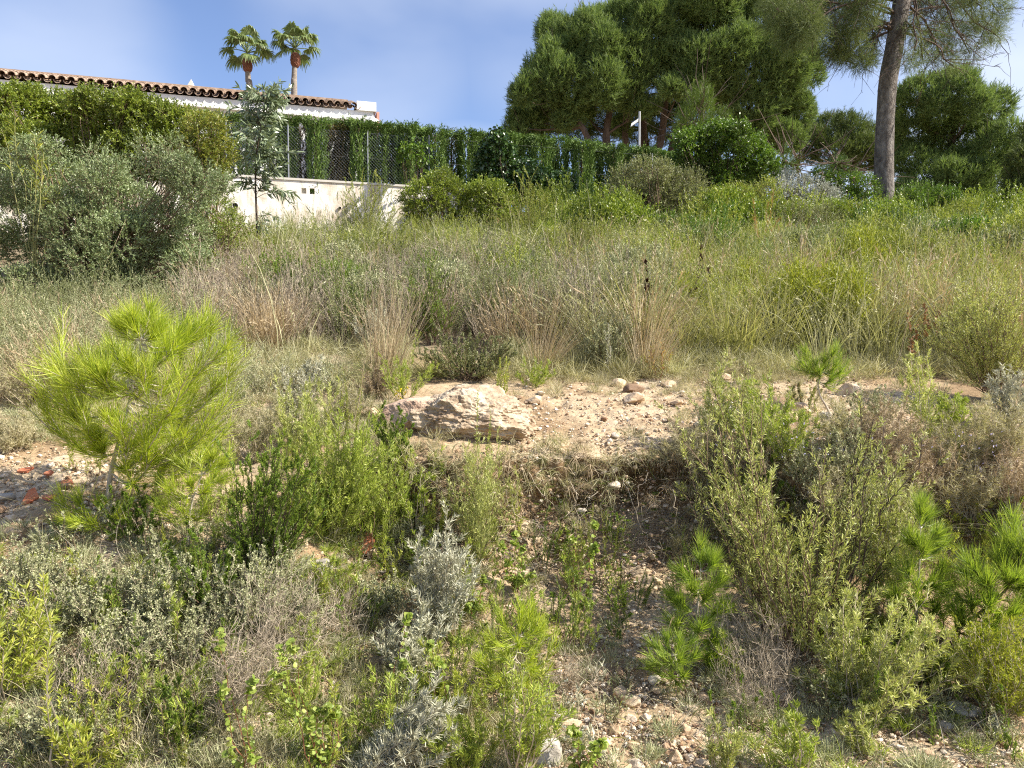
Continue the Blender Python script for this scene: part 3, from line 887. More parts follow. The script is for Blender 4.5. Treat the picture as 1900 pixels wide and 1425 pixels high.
# ---------------------------------------------------------------- palms
def palm(px, py_top, py_crown, lean, label, seed, Y=40.0):
    rng = rng_(seed)
    c = P(px, py_crown, Y)
    base = P(px + lean, 190, Y)
    root = thing('fan_palm', label, 'palm', (base[0], base[1], 4.8), 'palms behind the villa')
    ro = np.array(root.location)
    g = Geo(); b0 = np.array([base[0], Y, 4.7]) - ro; b1 = np.array([base[0], Y, base[2]]) - ro; c1 = c - ro
    tube_path(g, [b0, b1, (b1 + c1) / 2 + np.array([-.03, 0, 0]), c1 + np.array([0, 0, -.05])], [.2, .16, .145, .13], 14, .06)
    mobj('trunk', g, S_PTRUNK, root, True)
    g = Geo(); H_ = .95
    V, F = ico(4); V = V.copy(); rad = .21 * (1 + .22 * np.abs(np.sin(np.arctan2(V[:, 1], V[:, 0]) * 5 + V[:, 2] * 9)) + .1 * vn3(V * 5, seed))
    W = np.stack([V[:, 0] * rad, V[:, 1] * rad, np.sign(V[:, 2]) * np.abs(V[:, 2]) ** .7 * H_ * .42], 1) + c1 + np.array([0, 0, -.4])
    g.add(W, F); mobj('leaf_bases', g, S_PBOOT, root)
    nf = 15
    for k in range(nf):
        az = k * 2.399 + seed
        el = [1.35, 1.2, 1.1, .95, .85, .75, .65, .5, .4, .25, .12, .5, .3, -.1, -.3][k]
        d = np.array([math.cos(az) * math.cos(el), math.sin(az) * math.cos(el), math.sin(el)])
        pl_ = rng.uniform(.7, .95)
        st = c1 + np.array([0, 0, .22])
        C = curves(rng, st[None], d[None], pl_, 5, .05, -.12, 0)
        e = C[0, -1]; fd = nrm(C[0, -1] - C[0, -2])
        g = Geo(); tubes(g, C, .028, .018, 4)
        side = nrm(np.cross(fd, np.array([0, 0, 1.]) + .01)); upv = np.cross(side, fd)
        nb = 34
        th = np.linspace(-1.9, 1.9, nb)
        D = fd[None] * np.cos(th)[:, None] + side[None] * np.sin(th)[:, None] + upv[None] * .12
        Ln = .85 * (1 - .25 * np.abs(th) / 1.9) * rng.uniform(.9, 1.1, nb)
        bend = np.zeros((nb, 3)); bend[:, 2] = -.5 * rng.uniform(.5, 1.3, nb)
        bend += -D * .2
        t = np.linspace(0, 1, 7)[None, :, None]
        Cc = e[None, None] + D[:, None] * Ln[:, None, None] * t + bend[:, None] * Ln[:, None, None] * t ** 3
        S = nrm(np.cross(D, upv[None] + .001))[:, None]
        w = .058 * np.clip(t * 1.8, .15, 1) * np.clip(1.25 - t ** 1.5 * 1.1, .1, 1)
        V = np.stack([Cc + S * w, Cc - S * w], 2)
        b = (np.arange(nb) * 14)[:, None, None] + (np.arange(6) * 2)[None, :, None]
        g.add(V, (b + np.array([0, 1, 3, 2])).reshape(-1, 4))
        mobj('frond', g, F_PALM, root)
palm(459, 50, 106, 5, 'left fan palm with a slightly curved trunk behind the villa roof', 3)
palm(548, 38, 97, -2, 'right, taller fan palm with a straight trunk behind the villa roof', 8)

# ---------------------------------------------------------------- big trees
def tree(name, label, Y, base_px, lobes, mat, trunks, dens, sl=.34, nleaf=9, L=.20, W=.03, up=.8, dY=2.0, seed=1, group=None, k=4, s=.5, bark=None, zb=4.6, cat='pine tree', keep=.75, ang=.55, lump=.34):
    rng = rng_(seed)
    b = P(base_px, 300, Y); root = thing(name, label, cat, (b[0], b[1], zb), group)
    ro = np.array(root.location)
    bl = px_blobs(lobes, Y, ro, dY, 1.0, seed)
    bs = sub_blobs(bl, rng, k, s)
    g = Geo(); blob_fol(g, rng, bs, dens, sl, nleaf, L, W, up, ang, (.68, 1.14), 'blade', keep, lump=lump)
    mobj('crown', g, mat, root)
    g = Geo()
    for path in trunks:
        pts = [P(x, y, Y + (dy if dy is not None else 0)) - ro for (x, y, r_, dy) in path]
        tube_path(g, pts, [M_(r_, Y) for (_, _, r_, _) in path], 9, .05, seed)
    # limbs towards each lobe
    if trunks:
        tips = []; st = []
        allp = [P(x, y, Y + (dy or 0)) - ro for path in trunks for (x, y, r_, dy) in path[1:]]
        allp = np.array(allp)
        for q in bl:
            c = np.array(q[:3]); j = np.argmin(np.linalg.norm(allp - c, axis=1) + (allp[:, 2] > c[2]) * 2)
            st.append(allp[j]); tips.append(c + np.array([0, 0, q[5] * .3]))
        st = np.array(st); tips = np.array(tips); dv = tips - st; ln = np.linalg.norm(dv, axis=1)
        C = curves(rng, st, nrm(dv + 1e-6), ln, 7, .03, .0, .02)
        C[:, :, 2] -= (np.sin(np.linspace(0, math.pi, 7)) * .08)[None] * ln[:, None]
        tubes(g, C, .09, .02, 5)
        m = 7
        pb_, td = samp(C, rng.uniform(.3, 1, (len(C), m)))
        dd = spread(rng, td, .8, .2).reshape(-1, 3)
        C2 = curves(rng, pb_.reshape(-1, 3), dd, rng.uniform(.8, 2.2, len(dd)), 5, .1, .1, .03)
        tubes(g, C2, .025, .008, 3)
    mobj('trunk', g, bark or S_BARKD, root)
    return root

BIG = [(1490, 120, 30, 40), (1478, 215, 34, 30), (1462, 262, 34, 20), (1485, 60, 36, 40), (1400, 265, 34, 16), (1030, 60, 22, 24), (975, 170, 24, 26), (960, 240, 18, 28), (1010, 195, 45, 48), (985, 235, 30, 42), (1040, 85, 38, 48), (1025, 145, 42, 52), (1078, 70, 36, 45), (1100, 105, 45, 68), (1130, 48, 45, 42), (1172, 55, 48, 60), (1122, 150, 40, 50), (1180, 120, 45, 50),
       (1220, 62, 46, 58), (1262, 38, 50, 52), (1305, 52, 50, 58), (1290, 120, 55, 52), (1345, 42, 55, 48), (1352, 108, 52, 52), (1405, 60, 50, 55), (1405, 140, 50, 48), (1450, 100, 42, 48), (1445, 165, 45, 42),
       (1468, 140, 28, 45), (1395, 200, 45, 36), (1440, 222, 42, 32), (1420, 255, 38, 18), (1185, 198, 34, 18), (1155, 235, 17, 20), (1232, 128, 42, 34), (1210, 15, 48, 36), (1300, -5, 60, 36), (1000, 140, 30, 38),
       (970, 205, 20, 36), (1180, 8, 40, 25), (1270, 90, 40, 40), (1375, 165, 40, 36), (1480, 190, 18, 20), (1060, 165, 38, 40), (1140, 100, 40, 45), (1330, 10, 50, 30), (1385, 5, 45, 30), (1440, 30, 40, 30), (1250, 165, 30, 20), (1320, 170, 36, 24), (1450, 250, 25, 18), (1050, 225, 25, 20), (1085, 205, 22, 26)]
TR = [[(1130, 300, 8, 0), (1125, 250, 7, 0), (1135, 190, 6, 0), (1150, 120, 4, 0), (1160, 40, 2, 0)],
      [(1215, 300, 8, 1), (1228, 250, 7, 1), (1235, 190, 6, 1), (1250, 120, 4, 1), (1265, 30, 2, 1)],
      [(1165, 300, 7, 2), (1160, 240, 6, 2), (1175, 170, 5, 2), (1200, 90, 3, 2)],
      [(1105, 290, 6, -1), (1080, 235, 5, -1), (1050, 195, 4, -1), (1020, 150, 3, -1)],
      [(1190, 300, 7, 3), (1195, 240, 6, 3), (1180, 160, 5, 3), (1120, 100, 3, 3)],
      [(1240, 300, 8, 2), (1260, 240, 6, 2), (1310, 180, 5, 2), (1370, 130, 4, 2), (1420, 80, 2, 2)],
      [(1330, 290, 7, 0), (1350, 245, 6, 0), (1390, 215, 5, 0), (1430, 200, 3, 0), (1460, 170, 2, 0)]]
tree('umbrella_pine', 'very large spreading pine with several trunks rising behind the right half of the hedge', 45, 1220, BIG, F_PINE, TR, 90, seed=5, dY=2.4)
# shaded back of the same grove
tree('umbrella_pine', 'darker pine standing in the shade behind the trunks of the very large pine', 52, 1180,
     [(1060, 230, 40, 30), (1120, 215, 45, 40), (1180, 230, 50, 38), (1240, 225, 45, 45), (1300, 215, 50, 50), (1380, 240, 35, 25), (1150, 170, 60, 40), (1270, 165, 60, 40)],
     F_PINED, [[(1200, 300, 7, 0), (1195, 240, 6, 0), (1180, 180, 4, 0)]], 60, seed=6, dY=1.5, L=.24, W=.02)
tree('young_pine', 'bright green young pine just in front of the very large pine', 30, 1300,
     [(1300, 205, 26, 38), (1285, 235, 28, 34), (1320, 240, 26, 34), (1305, 180, 14, 20), (1270, 245, 16, 30), (1340, 235, 14, 24)],
     fol('young_pine_needles', [(.06, .10, .016), (.10, .16, .022), (.16, .21, .035)], .35, .5, .3, .15, 2), [[(1300, 300, 5, 0), (1302, 240, 4, 0), (1303, 180, 2, 0)]], 60, .3, 10, .13, .010, 1.2, .5, seed=7, k=6, s=.45)
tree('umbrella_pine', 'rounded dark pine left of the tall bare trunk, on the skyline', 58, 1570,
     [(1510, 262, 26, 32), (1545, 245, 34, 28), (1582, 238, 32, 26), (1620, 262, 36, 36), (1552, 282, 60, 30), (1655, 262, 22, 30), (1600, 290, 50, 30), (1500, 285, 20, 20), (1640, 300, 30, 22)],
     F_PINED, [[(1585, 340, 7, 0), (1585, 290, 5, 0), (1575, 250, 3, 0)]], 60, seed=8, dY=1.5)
tree('umbrella_pine', 'broad pine right of the tall bare trunk, with layered boughs', 45, 1770,
     [(1690, 200, 34, 42), (1722, 168, 42, 30), (1762, 180, 45, 40), (1700, 248, 42, 42), (1805, 190, 38, 28), (1835, 215, 34, 38), (1782, 255, 60, 40), (1848, 275, 38, 40), (1720, 325, 50, 30), (1690, 300, 36, 28), (1785, 335, 55, 38),
      (1848, 335, 40, 45), (1740, 225, 40, 30), (1815, 300, 45, 35), (1760, 150, 25, 18), (1760, 375, 60, 30), (1680, 360, 30, 25), (1700, 385, 40, 25), (1820, 385, 45, 28), (1878, 310, 15, 30)],
     F_PINE, [[(1765, 400, 8, 1), (1760, 330, 7, 1), (1765, 270, 6, 1), (1775, 210, 4, 1)], [(1770, 390, 6, 0), (1800, 330, 5, 0), (1830, 280, 3, 0)]], 70, seed=9, dY=2.0)
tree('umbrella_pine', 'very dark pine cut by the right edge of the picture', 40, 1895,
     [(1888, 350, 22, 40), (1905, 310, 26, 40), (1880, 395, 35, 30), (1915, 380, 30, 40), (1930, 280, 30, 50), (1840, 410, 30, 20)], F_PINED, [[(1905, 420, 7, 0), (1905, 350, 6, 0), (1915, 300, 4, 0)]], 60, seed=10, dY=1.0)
for (lab, lobes, Yt, sd, mt) in (
    ('small dark cypress with a ragged top beside the white pillar', [(1455, 300, 12, 22), (1468, 310, 10, 18), (1448, 315, 12, 16)], 27, 11, F_CYP),
    ('small yellowish cypress tip between the white pillar and the skyline pine', [(1481, 302, 7, 12), (1478, 314, 9, 12)], 27.5, 12, F_CYPY),
    ('small dark green fir like tree below the skyline pine', [(1555, 305, 14, 10), (1545, 318, 24, 10), (1568, 318, 16, 9), (1550, 292, 6, 8), (1580, 325, 16, 9)], 28, 13, F_CYP)):
    tree('garden_conifer', lab, Yt, lobes[0][0], lobes, mt, [[(lobes[0][0], 345, 2, 0), (lobes[0][0], lobes[0][1], 1.5, 0), (lobes[0][0], lobes[0][1] - 8, 1, 0)]], 130, .18, 8, .07, .014, 1.0, .3, sd, cat='conifer', k=3, s=.5)

# tall pine, crown above the frame
rng = rng_(21)
Yp = 19.0
bp = GY(1640, Yp)
tp = thing('tall_pine', 'tall pine with long bare grey trunk, crown cut by the top edge', 'pine tree', bp)
ro = np.array(tp.location)
g = Geo()
path = [(1640, 450, 19), (1640, 395, 17.5), (1640, 300, 16.5), (1643, 215, 15.8), (1648, 150, 15.5), (1658, 95, 15.5), (1667, 40, 15), (1674, -10, 14.5), (1683, -120, 13), (1690, -260, 9)]
tube_path(g, [P(x, y, Yp) - ro for x, y, r_ in path], [M_(r_, Yp) for x, y, r_ in path], 28, .035, 3)
mobj('trunk', g, S_BARK, tp, True)
L1 = [(1440, 20, 36, 40), (1490, 15, 55, 48), (1550, 20, 50, 52), (1605, 10, 38, 50), (1530, 78, 45, 26), (1585, 88, 36, 26), (1560, 108, 30, 16), (1618, 60, 20, 24), (1470, 70, 25, 22), (1500, 50, 45, 35), (1615, 100, 18, 18), (1600, 120, 20, 12)]
L2 = [(1715, 20, 30, 36), (1755, 15, 45, 32), (1815, 10, 48, 30), (1855, 25, 22, 22), (1775, 62, 44, 26), (1735, 78, 32, 26), (1820, 60, 34, 26), (1690, 115, 20, 18), (1752, 112, 26, 20), (1800, 100, 24, 16), (1712, 110, 22, 16), (1845, 62, 16, 16), (1770, 125, 16, 10), (1695, 60, 16, 26)]
L3 = [(x, y, 75, 55) for x, y in ((1470, -70), (1570, -80), (1680, -90), (1790, -80), (1520, -150), (1640, -180), (1760, -150), (1860, -50), (1700, -250), (1600, -250))]
g = Geo()
rb = px_blobs(L1, Yp - .3, ro, 1.6, 1, 1); blob_fol(g, rng, sub_blobs(rb, rng, 3, .5), 190, .24, 12, .11, .006, -.05, .6, (.35, 1.08), 'blade', .2, lump=.35)
mobj('crown', g, F_PINEA, tp)
g = Geo()
rb2 = px_blobs(L2, Yp, ro, 1.6, 1, 2); blob_fol(g, rng, sub_blobs(rb2, rng, 3, .48), 130, .24, 11, .11, .0055, -.1, .6, (.3, 1.1), 'blade', .15, lump=.4)
rb3 = px_blobs(L3, Yp, ro, 2.2, 1, 3); blob_fol(g, rng, sub_blobs(rb3, rng, 3, .5), 10, .3, 10, .16, .012, 0, .6, (.4, 1.05), 'blade', .3)
mobj('crown', g, F_PINEA, tp)
g = Geo()
anch = np.array([P(x, y, Yp) - ro for x, y in ((1672, 0), (1660, 60), (1668, 30), (1680, -60), (1685, -130))])
tips = np.array([b[:3] for b in rb + rb2 + rb3])
st = anch[rng.integers(0, 5, len(tips))]; dv = tips - st; ln = np.linalg.norm(dv, axis=1)
C = curves(rng, st, nrm(dv), ln, 9, .0, 0, .025); C[:, :, 2] += (np.sin(np.linspace(0, math.pi, 9)) * .12)[None] * ln[:, None]
C += (tips - C[:, -1])[:, None] * np.linspace(0, 1, 9)[None, :, None]
tubes(g, C, .035, .012, 5)
pb_, td = samp(C, rng.uniform(.35, 1, (len(C), 8))); dd = spread(rng, td, .75, .2).reshape(-1, 3)
C2 = curves(rng, pb_.reshape(-1, 3), dd, rng.uniform(.4, 1.2, len(dd)), 6, .15, -.1, .05); tubes(g, C2, .012, .004, 3)
pb_, td = samp(C2, rng.uniform(.2, 1, (len(C2), 3))); dd = spread(rng, td, .75, .2).reshape(-1, 3)
C3 = curves(rng, pb_.reshape(-1, 3), dd, rng.uniform(.15, .5, len(dd)), 4, .15, -.1, .05); tubes(g, C3, .006, .003, 3)
mobj('branch', g, S_BARKD, tp)
# ---------------------------------------------------------------- shrubs and hedges of the middle distance
def shrub(name, label, cat, Y, base_px, lobes, mat, dens, sl=.16, nleaf=12, L=.035, W=.014, up=.5, ang=.8, dY=.5, seed=1, group=None, k=4, s=.5, mode='leaf', broad=False, keep=.72, stem=None, sr=.012, droop=0, flat=1.0, lump=.22, shell=(.75, 1.06), extra=None, baseY=None):
    rng = rng_(seed)
    b = GY(base_px, baseY or Y); root = thing(name, label, cat, b, group); ro = b
    bl = px_blobs(lobes, Y, ro, dY, flat, seed)
    bs = sub_blobs(bl, rng, k, s)
    g = Geo(); tw = Geo()
    blob_fol(g, rng, bs, dens, sl, nleaf, L, W, up, ang, shell, mode, keep, broad, droop, lump, tw, .0022)
    mobj('foliage', g, mat, root)
    tips = np.array([np.array(q[:3]) + np.array([0, 0, q[5] * .3]) for q in bs])
    st = np.zeros_like(tips) + rng.normal(size=tips.shape) * np.array([.12, .08, 0])
    ln = np.linalg.norm(tips - st, axis=1)
    C = curves(rng, st, nrm(tips - st), ln, 8, 0, 0, .02); C += (tips - C[:, -1])[:, None] * np.linspace(0, 1, 8)[None, :, None]
    g2 = Geo(); tubes(g2, C, sr, sr * .4, 4)
    g2.add(*[np.concatenate(tw.v)], np.concatenate(tw.f)) if tw.v else None
    mobj('stems', g2, stem or S_STEM, root)
    if extra:
        nm, m, n, sz = extra
        g3 = Geo(); B = np.array(bs)
        i = rng.integers(0, len(B), n); d = nrm(rng.normal(size=(n, 3)) + np.array([0, -.9, .4]))
        c = B[i, :3] + d * B[i, 3:6] * 1.04
        for j in range(5):
            a = j * 1.257
            t_ = nrm(np.cross(d, rng.normal(size=(n, 3)))) 
            leafs(g3, rng, c, nrm(t_ + d * .3), sz, sz * .7)
        mobj(nm, g3, m, root)['kind'] = 'stuff'
    return root

# big mastic hedge, upper left
shrub('mastic_hedge', 'big rounded dark green mastic bush filling the top left below the villa eave', 'shrub', 13.0, 200,
      [(30, 210, 55, 42), (20, 270, 60, 55), (120, 212, 62, 40), (100, 270, 70, 55), (200, 220, 55, 46), (190, 280, 60, 50), (262, 222, 50, 42), (270, 285, 60, 52), (325, 236, 45, 40), (340, 295, 50, 45), (150, 190, 26, 16), (60, 182, 26, 16), (235, 192, 26, 16), (290, 206, 24, 16), (5, 185, 20, 16)],
      F_LENT, 290, .17, 17, .045, .019, .5, .8, .5, 101, k=8, s=.36, keep=.68, lump=.28)
shrub('mastic_bush', 'mastic bush with reddish tinged tips at the right end of the big top left bush', 'shrub', 12.6, 385,
      [(385, 250, 34, 36), (395, 295, 34, 34), (365, 270, 34, 36), (400, 228, 14, 12), (350, 305, 30, 30), (385, 325, 34, 24)],
      F_LENTR, 240, .18, 13, .042, .016, .5, .8, .3, 102, k=5, s=.45)
shrub('grey_olive_bush', 'wide grey green wild olive bush on the left in front of the dark green hedge', 'shrub', 10.6, 170,
      [(40, 330, 60, 55), (20, 400, 70, 60), (60, 460, 70, 50), (130, 350, 55, 45), (140, 420, 65, 55), (150, 490, 65, 50), (220, 380, 60, 45), (225, 450, 60, 55), (300, 420, 55, 45), (290, 490, 60, 50), (355, 440, 40, 40), (350, 500, 45, 35), (370, 350, 34, 40), (340, 330, 34, 40), (410, 345, 22, 20), (60, 530, 60, 30), (230, 530, 60, 25), (190, 330, 40, 35), (75, 285, 35, 30)],
      F_OLIVE, 270, .16, 15, .036, .012, .5, .7, .5, 103, k=6, s=.42, keep=.68)
shrub('grey_olive_bush', 'greyish arching sprays of wild olive standing out against the dark green hedge', 'shrub', 11.6, 300,
      [(270, 290, 28, 28), (300, 310, 35, 30), (320, 280, 22, 22), (180, 300, 30, 25), (240, 320, 30, 26)],
      F_OLIVE, 120, .22, 13, .036, .011, .6, .6, .3, 104, k=5, s=.5, shell=(.5, 1.2))
shrub('mastic_bush', 'small bright green bush leaning out to the right of the grey green bush', 'shrub', 11.5, 410,
      [(400, 400, 40, 34), (430, 430, 30, 34), (375, 385, 34, 26), (415, 460, 40, 30), (395, 500, 30, 40)],
      F_LENT, 110, .16, 12, .036, .014, .5, .8, .3, 105, k=5, s=.45)
# lance-leaved yellow green plant at far left
rng = rng_(106)
b = GY(70, 10.0)
r_ = thing('lance_leaf_plant', 'yellow green plant with long narrow leaves rising above the bushes at the left edge', 'plant', b)
g = Geo(); gs = Geo()
tops = [P(x, y, 10.0) - b for x, y in ((20, 235), (38, 228), (52, 245), (70, 262), (88, 275), (100, 300), (60, 290), (112, 320), (30, 265))]
st = np.array([[0, 0, .3]] * len(tops)); dv = np.array(tops) - st
C = curves(rng, st, nrm(dv), np.linalg.norm(dv, axis=1), 8, 0, 0, .015); tubes(gs, C, .008, .003, 4)
q_, td = samp(C, np.sort(rng.uniform(.62, 1, (len(C), 22)), 1)); ld = spread(rng, td, .8, .2, .1)
leafs(g, rng, q_.reshape(-1, 3), ld.reshape(-1, 3), rng.uniform(.10, .18, 22 * len(C)), .013, .2)
mobj('stems', gs, S_GSTEM, r_); mobj('foliage', g, F_HEATHY, r_)

# gum sapling
Yg = 14.5
b = GY(478, Yg)
r_ = thing('gum_sapling', 'slender gum tree sapling with long grey green leaves in front of the wall', 'sapling', b)
rng = rng_(110)
g = Geo(); gl = Geo()
tp_ = [P(x, y, Yg) - b for x, y in ((478, 480), (476, 400), (474, 330), (478, 270), (490, 200), (497, 172))]
tube_path(g, tp_, [.022, .02, .017, .013, .008, .004], 7)
cen = np.array(tp_)
n = 74
i = rng.uniform(1.3, 4.6, n); j = i.astype(int); st = cen[j] + (cen[np.minimum(j + 1, 5)] - cen[j]) * (i - j)[:, None]
az = rng.uniform(0, 6.28, n)
D = nrm(np.stack([np.cos(az), np.sin(az) * .7, rng.uniform(.3, 1.5, n)], 1))
Ln = rng.uniform(.35, .85, n) * np.where(st[:, 2] > 2.2, .85, 1)
C = curves(rng, st, D, Ln, 7, .08, -.25, .03); tubes(g, C, .006, .002, 3)
q_, td = samp(C, np.sort(rng.uniform(.2, 1, (n, 26)), 1)); ld = spread(rng, td, .9, .3, -.25)
leafs(gl, rng, q_.reshape(-1, 3), ld.reshape(-1, 3), rng.uniform(.12, .2, n * 26), .034, .15, True)
low = np.array([P(x, y, Yg) - b for x, y in ((505, 440), (525, 400), (495, 430), (540, 420), (500, 395), (540, 372), (565, 380), (520, 350))]); st = np.array([tp_[1]] * 3 + [tp_[0] * .3 + tp_[1] * .7] * 2 + [tp_[2]] * 3)
C = curves(rng, st, nrm(low - st), np.linalg.norm(low - st, axis=1), 7, .05, -.1, .03); tubes(g, C, .006, .002, 3)
q_, td = samp(C, np.sort(rng.uniform(.3, 1, (8, 20)), 1)); ld = spread(rng, td, .9, .3, -.2)
leafs(gl, rng, q_.reshape(-1, 3), ld.reshape(-1, 3), rng.uniform(.10, .17, 160), .022, .15, True)
mobj('trunk', g, S_DSTEM, r_); mobj('foliage', gl, F_EUC, r_)

# ivy and creepers against the hedge
shrub('ivy_mass', 'glossy dark ivy climbing over the middle of the clipped hedge', 'ivy', 21.0, 960,
      [(900, 300, 16, 30), (925, 275, 20, 26), (935, 310, 34, 36), (975, 330, 45, 32), (905, 345, 30, 24), (1010, 345, 40, 26), (1040, 340, 24, 20), (950, 355, 50, 22), (925, 252, 10, 10), (1020, 375, 40, 20)],
      F_IVY, 70, .2, 9, .085, .07, .2, 1.0, .3, 120, k=5, s=.45, broad=True, droop=.3, stem=S_DSTEM)
shrub('creeper', 'small pale leaved creeper spray hanging on the cypress hedge above the round bushes', 'creeper', 20.8, 775,
      [(765, 282, 16, 12), (780, 275, 12, 8), (785, 300, 10, 16), (748, 285, 10, 6)],
      F_BROAD, 30, .22, 6, .10, .075, .1, 1.1, .15, 121, k=3, s=.5, broad=True, droop=.4, shell=(.3, 1.1), sr=.006)
shrub('laurel_bush', 'large bright leafy bush at the right end of the hedge below the bright young pine', 'shrub', 22.5, 1340,
      [(1290, 262, 34, 24), (1335, 255, 36, 24), (1375, 262, 30, 26), (1400, 290, 34, 34), (1350, 295, 45, 36), (1290, 295, 40, 24), (1420, 320, 26, 30), (1380, 330, 45, 26), (1365, 245, 22, 14), (1330, 335, 40, 20), (1270, 270, 18, 16)],
      F_BROAD, 95, .22, 11, .075, .038, .4, .9, .5, 122, k=5, s=.45, stem=S_DSTEM)
# bushes in front of the wall
shrub('mastic_bush', 'yellow green rounded bush, left of the pair at the right end of the wall', 'shrub', 18.2, 815,
      [(820, 345, 38, 24), (790, 370, 40, 30), (835, 375, 36, 34), (810, 400, 50, 30), (772, 395, 24, 24)], F_LENT, 170, .18, 12, .05, .02, .6, .7, .4, 130, k=5, s=.42)
shrub('mastic_bush', 'yellow green rounded bush, right of the pair at the right end of the wall', 'shrub', 18.4, 915,
      [(905, 355, 34, 18), (885, 378, 30, 32), (920, 380, 34, 34), (910, 410, 46, 28), (940, 390, 20, 26)], F_LENT, 170, .18, 12, .05, .02, .6, .7, .4, 131, k=5, s=.42)
shrub('dark_bush', 'dark grey green bush mound in front of the hedge, mid right', 'shrub', 16.0, 1215,
      [(1200, 320, 50, 22), (1160, 345, 45, 28), (1215, 345, 55, 30), (1270, 352, 50, 26), (1150, 385, 40, 36), (1210, 390, 60, 40), (1275, 395, 55, 36), (1180, 425, 40, 26), (1245, 430, 55, 24), (1310, 385, 30, 30), (1195, 305, 20, 12)],
      F_SCRUBO, 170, .19, 12, .042, .015, .6, .7, .5, 132, k=5, s=.42)
shrub('dark_bush', 'shadowed deep green bush at the foot of the dark grey green mound', 'shrub', 15.2, 1200,
      [(1190, 420, 40, 30), (1230, 430, 45, 26), (1270, 435, 40, 22)], F_BROAD, 170, .17, 12, .04, .016, .6, .7, .3, 133, k=5, s=.45)
shrub('yellow_bush', 'yellow green bush right of the dark mound, mid right', 'shrub', 16.4, 1355,
      [(1330, 375, 30, 22), (1365, 372, 34, 26), (1395, 385, 34, 30), (1345, 405, 40, 28), (1390, 420, 45, 26), (1420, 360, 26, 22)],
      F_SCRUBG, 170, .2, 12, .042, .015, .7, .6, .4, 134, k=5, s=.42)
shrub('silver_bush', 'whitish leaved bush below the white pillar', 'shrub', 18.0, 1480,
      [(1470, 342, 34, 18), (1500, 352, 36, 22), (1465, 370, 36, 24), (1505, 385, 45, 26), (1540, 375, 28, 24), (1450, 352, 16, 16)],
      F_WHITE, 150, .2, 12, .045, .018, .6, .7, .4, 135, k=5, s=.42)
shrub('flowering_bush', 'fresh green bush dotted with pink flowers left of the tall trunk', 'shrub', 18.6, 1565,
      [(1545, 340, 26, 14), (1580, 345, 30, 18), (1610, 350, 20, 22), (1560, 365, 40, 22), (1600, 385, 32, 26), (1520, 330, 22, 10)],
      F_BROAD, 160, .2, 11, .055, .022, .6, .7, .4, 136, k=5, s=.42, extra=('flowers', F_PINK, 34, .05))
shrub('pale_bush', 'pale flowered low bush at the foot of the tall trunk', 'shrub', 16.8, 1600,
      [(1590, 400, 34, 20), (1575, 425, 34, 20), (1625, 425, 34, 18), (1660, 430, 34, 14), (1610, 440, 50, 16)],
      F_SCRUBG, 160, .2, 11, .045, .016, .6, .7, .4, 137, k=5, s=.42, extra=('flowers', F_WHITE, 110, .035))
shrub('green_bush', 'upright bright green bush right behind the tall trunk, right side', 'shrub', 18.5, 1730,
      [(1690, 380, 26, 26), (1720, 375, 30, 26), (1755, 385, 34, 26), (1700, 405, 40, 26), (1750, 415, 50, 24), (1800, 405, 40, 22), (1835, 415, 30, 18)],
      F_BROAD, 140, .26, 14, .055, .018, 1.1, .45, .4, 138, k=6, s=.42)
shrub('grey_green_bush', 'soft olive bush between the whitish bush and the pale flowered bush', 'shrub', 15.6, 1500,
      [(1490, 410, 40, 26), (1530, 410, 40, 26), (1510, 435, 60, 26), (1555, 445, 40, 20), (1460, 430, 40, 24)],
      F_SCRUBO, 160, .22, 12, .04, .012, .8, .5, .4, 139, k=5, s=.45)
shrub('mastic_bush', 'round green bush tucked in the scrub straight below the hedge middle', 'shrub', 15.8, 1090,
      [(1075, 400, 34, 24), (1110, 415, 36, 28), (1090, 430, 50, 24), (1130, 400, 22, 20)], F_LENT, 170, .18, 12, .042, .017, .6, .7, .3, 140, k=5, s=.42)

# pampas-like arching clump at right, orange dead branch, dead dark stalk, bluish tuft
def fountain(name, label, cat, base, h, w, n, mat, W=.006, seed=1, lean=(0, 0), stiff=.5, group=None, dy=1.0, rad=.12):
    rng = rng_(seed)
    root = thing(name, label, cat, base, group)
    az = rng.uniform(0, 6.283, n); rr_ = np.sqrt(rng.uniform(0, 1, n))
    tipx = np.cos(az) * rr_ * w / 2 + lean[0]; tipy = np.sin(az) * rr_ * w / 2 * dy + lean[1]
    Ln = h * rng.uniform(.35, 1.12, n)
    D = np.stack([tipx * (1 - stiff), tipy * (1 - stiff), h * np.ones(n) * 1.0], 1); D = nrm(D + rng.normal(size=(n, 3)) * .10)
    bend = rng.normal(size=(n, 3)) * .12 + np.stack([tipx * stiff * 1.6, tipy * stiff * 1.6, -np.abs(rr_) * w * stiff * .45], 1) / h
    B = np.stack([np.cos(az) * rr_ * rad, np.sin(az) * rr_ * rad, np.zeros(n)], 1)
    g = Geo(); blades(g, rng, B, D, Ln, W, bend, 5)
    mobj('blades', g, mat, root)
    return root
fountain('pampas_clump', 'arching clump of pale feathery grass right of the upright green bush', 'grass clump', GY(1790, 15.5), 1.0, 1.5, 900, F_PAMPAS, .011, 150, (-.1, -.3), .9, None)
fountain('pampas_clump', 'smaller arching pale grass clump nearest the right edge on the crest', 'grass clump', GY(1850, 14.5), .8, 1.1, 500, F_PAMPAS, .009, 151, (-.1, -.2), .9)
fountain('blue_tuft', 'small dome of fine bluish grass in the middle of the field', 'grass tuft', GY(985, 11.5) + np.array([0, 0, .25]), .42, .75, 1600, fol('blue_grass', [(.15, .18, .12), (.26, .30, .22), (.36, .40, .32)], .25, .5, .4, .1, 3), .005, 152, (0, 0), .5)
rng = rng_(153); b = P(1415, 425, 13.5); b[2] -= .5
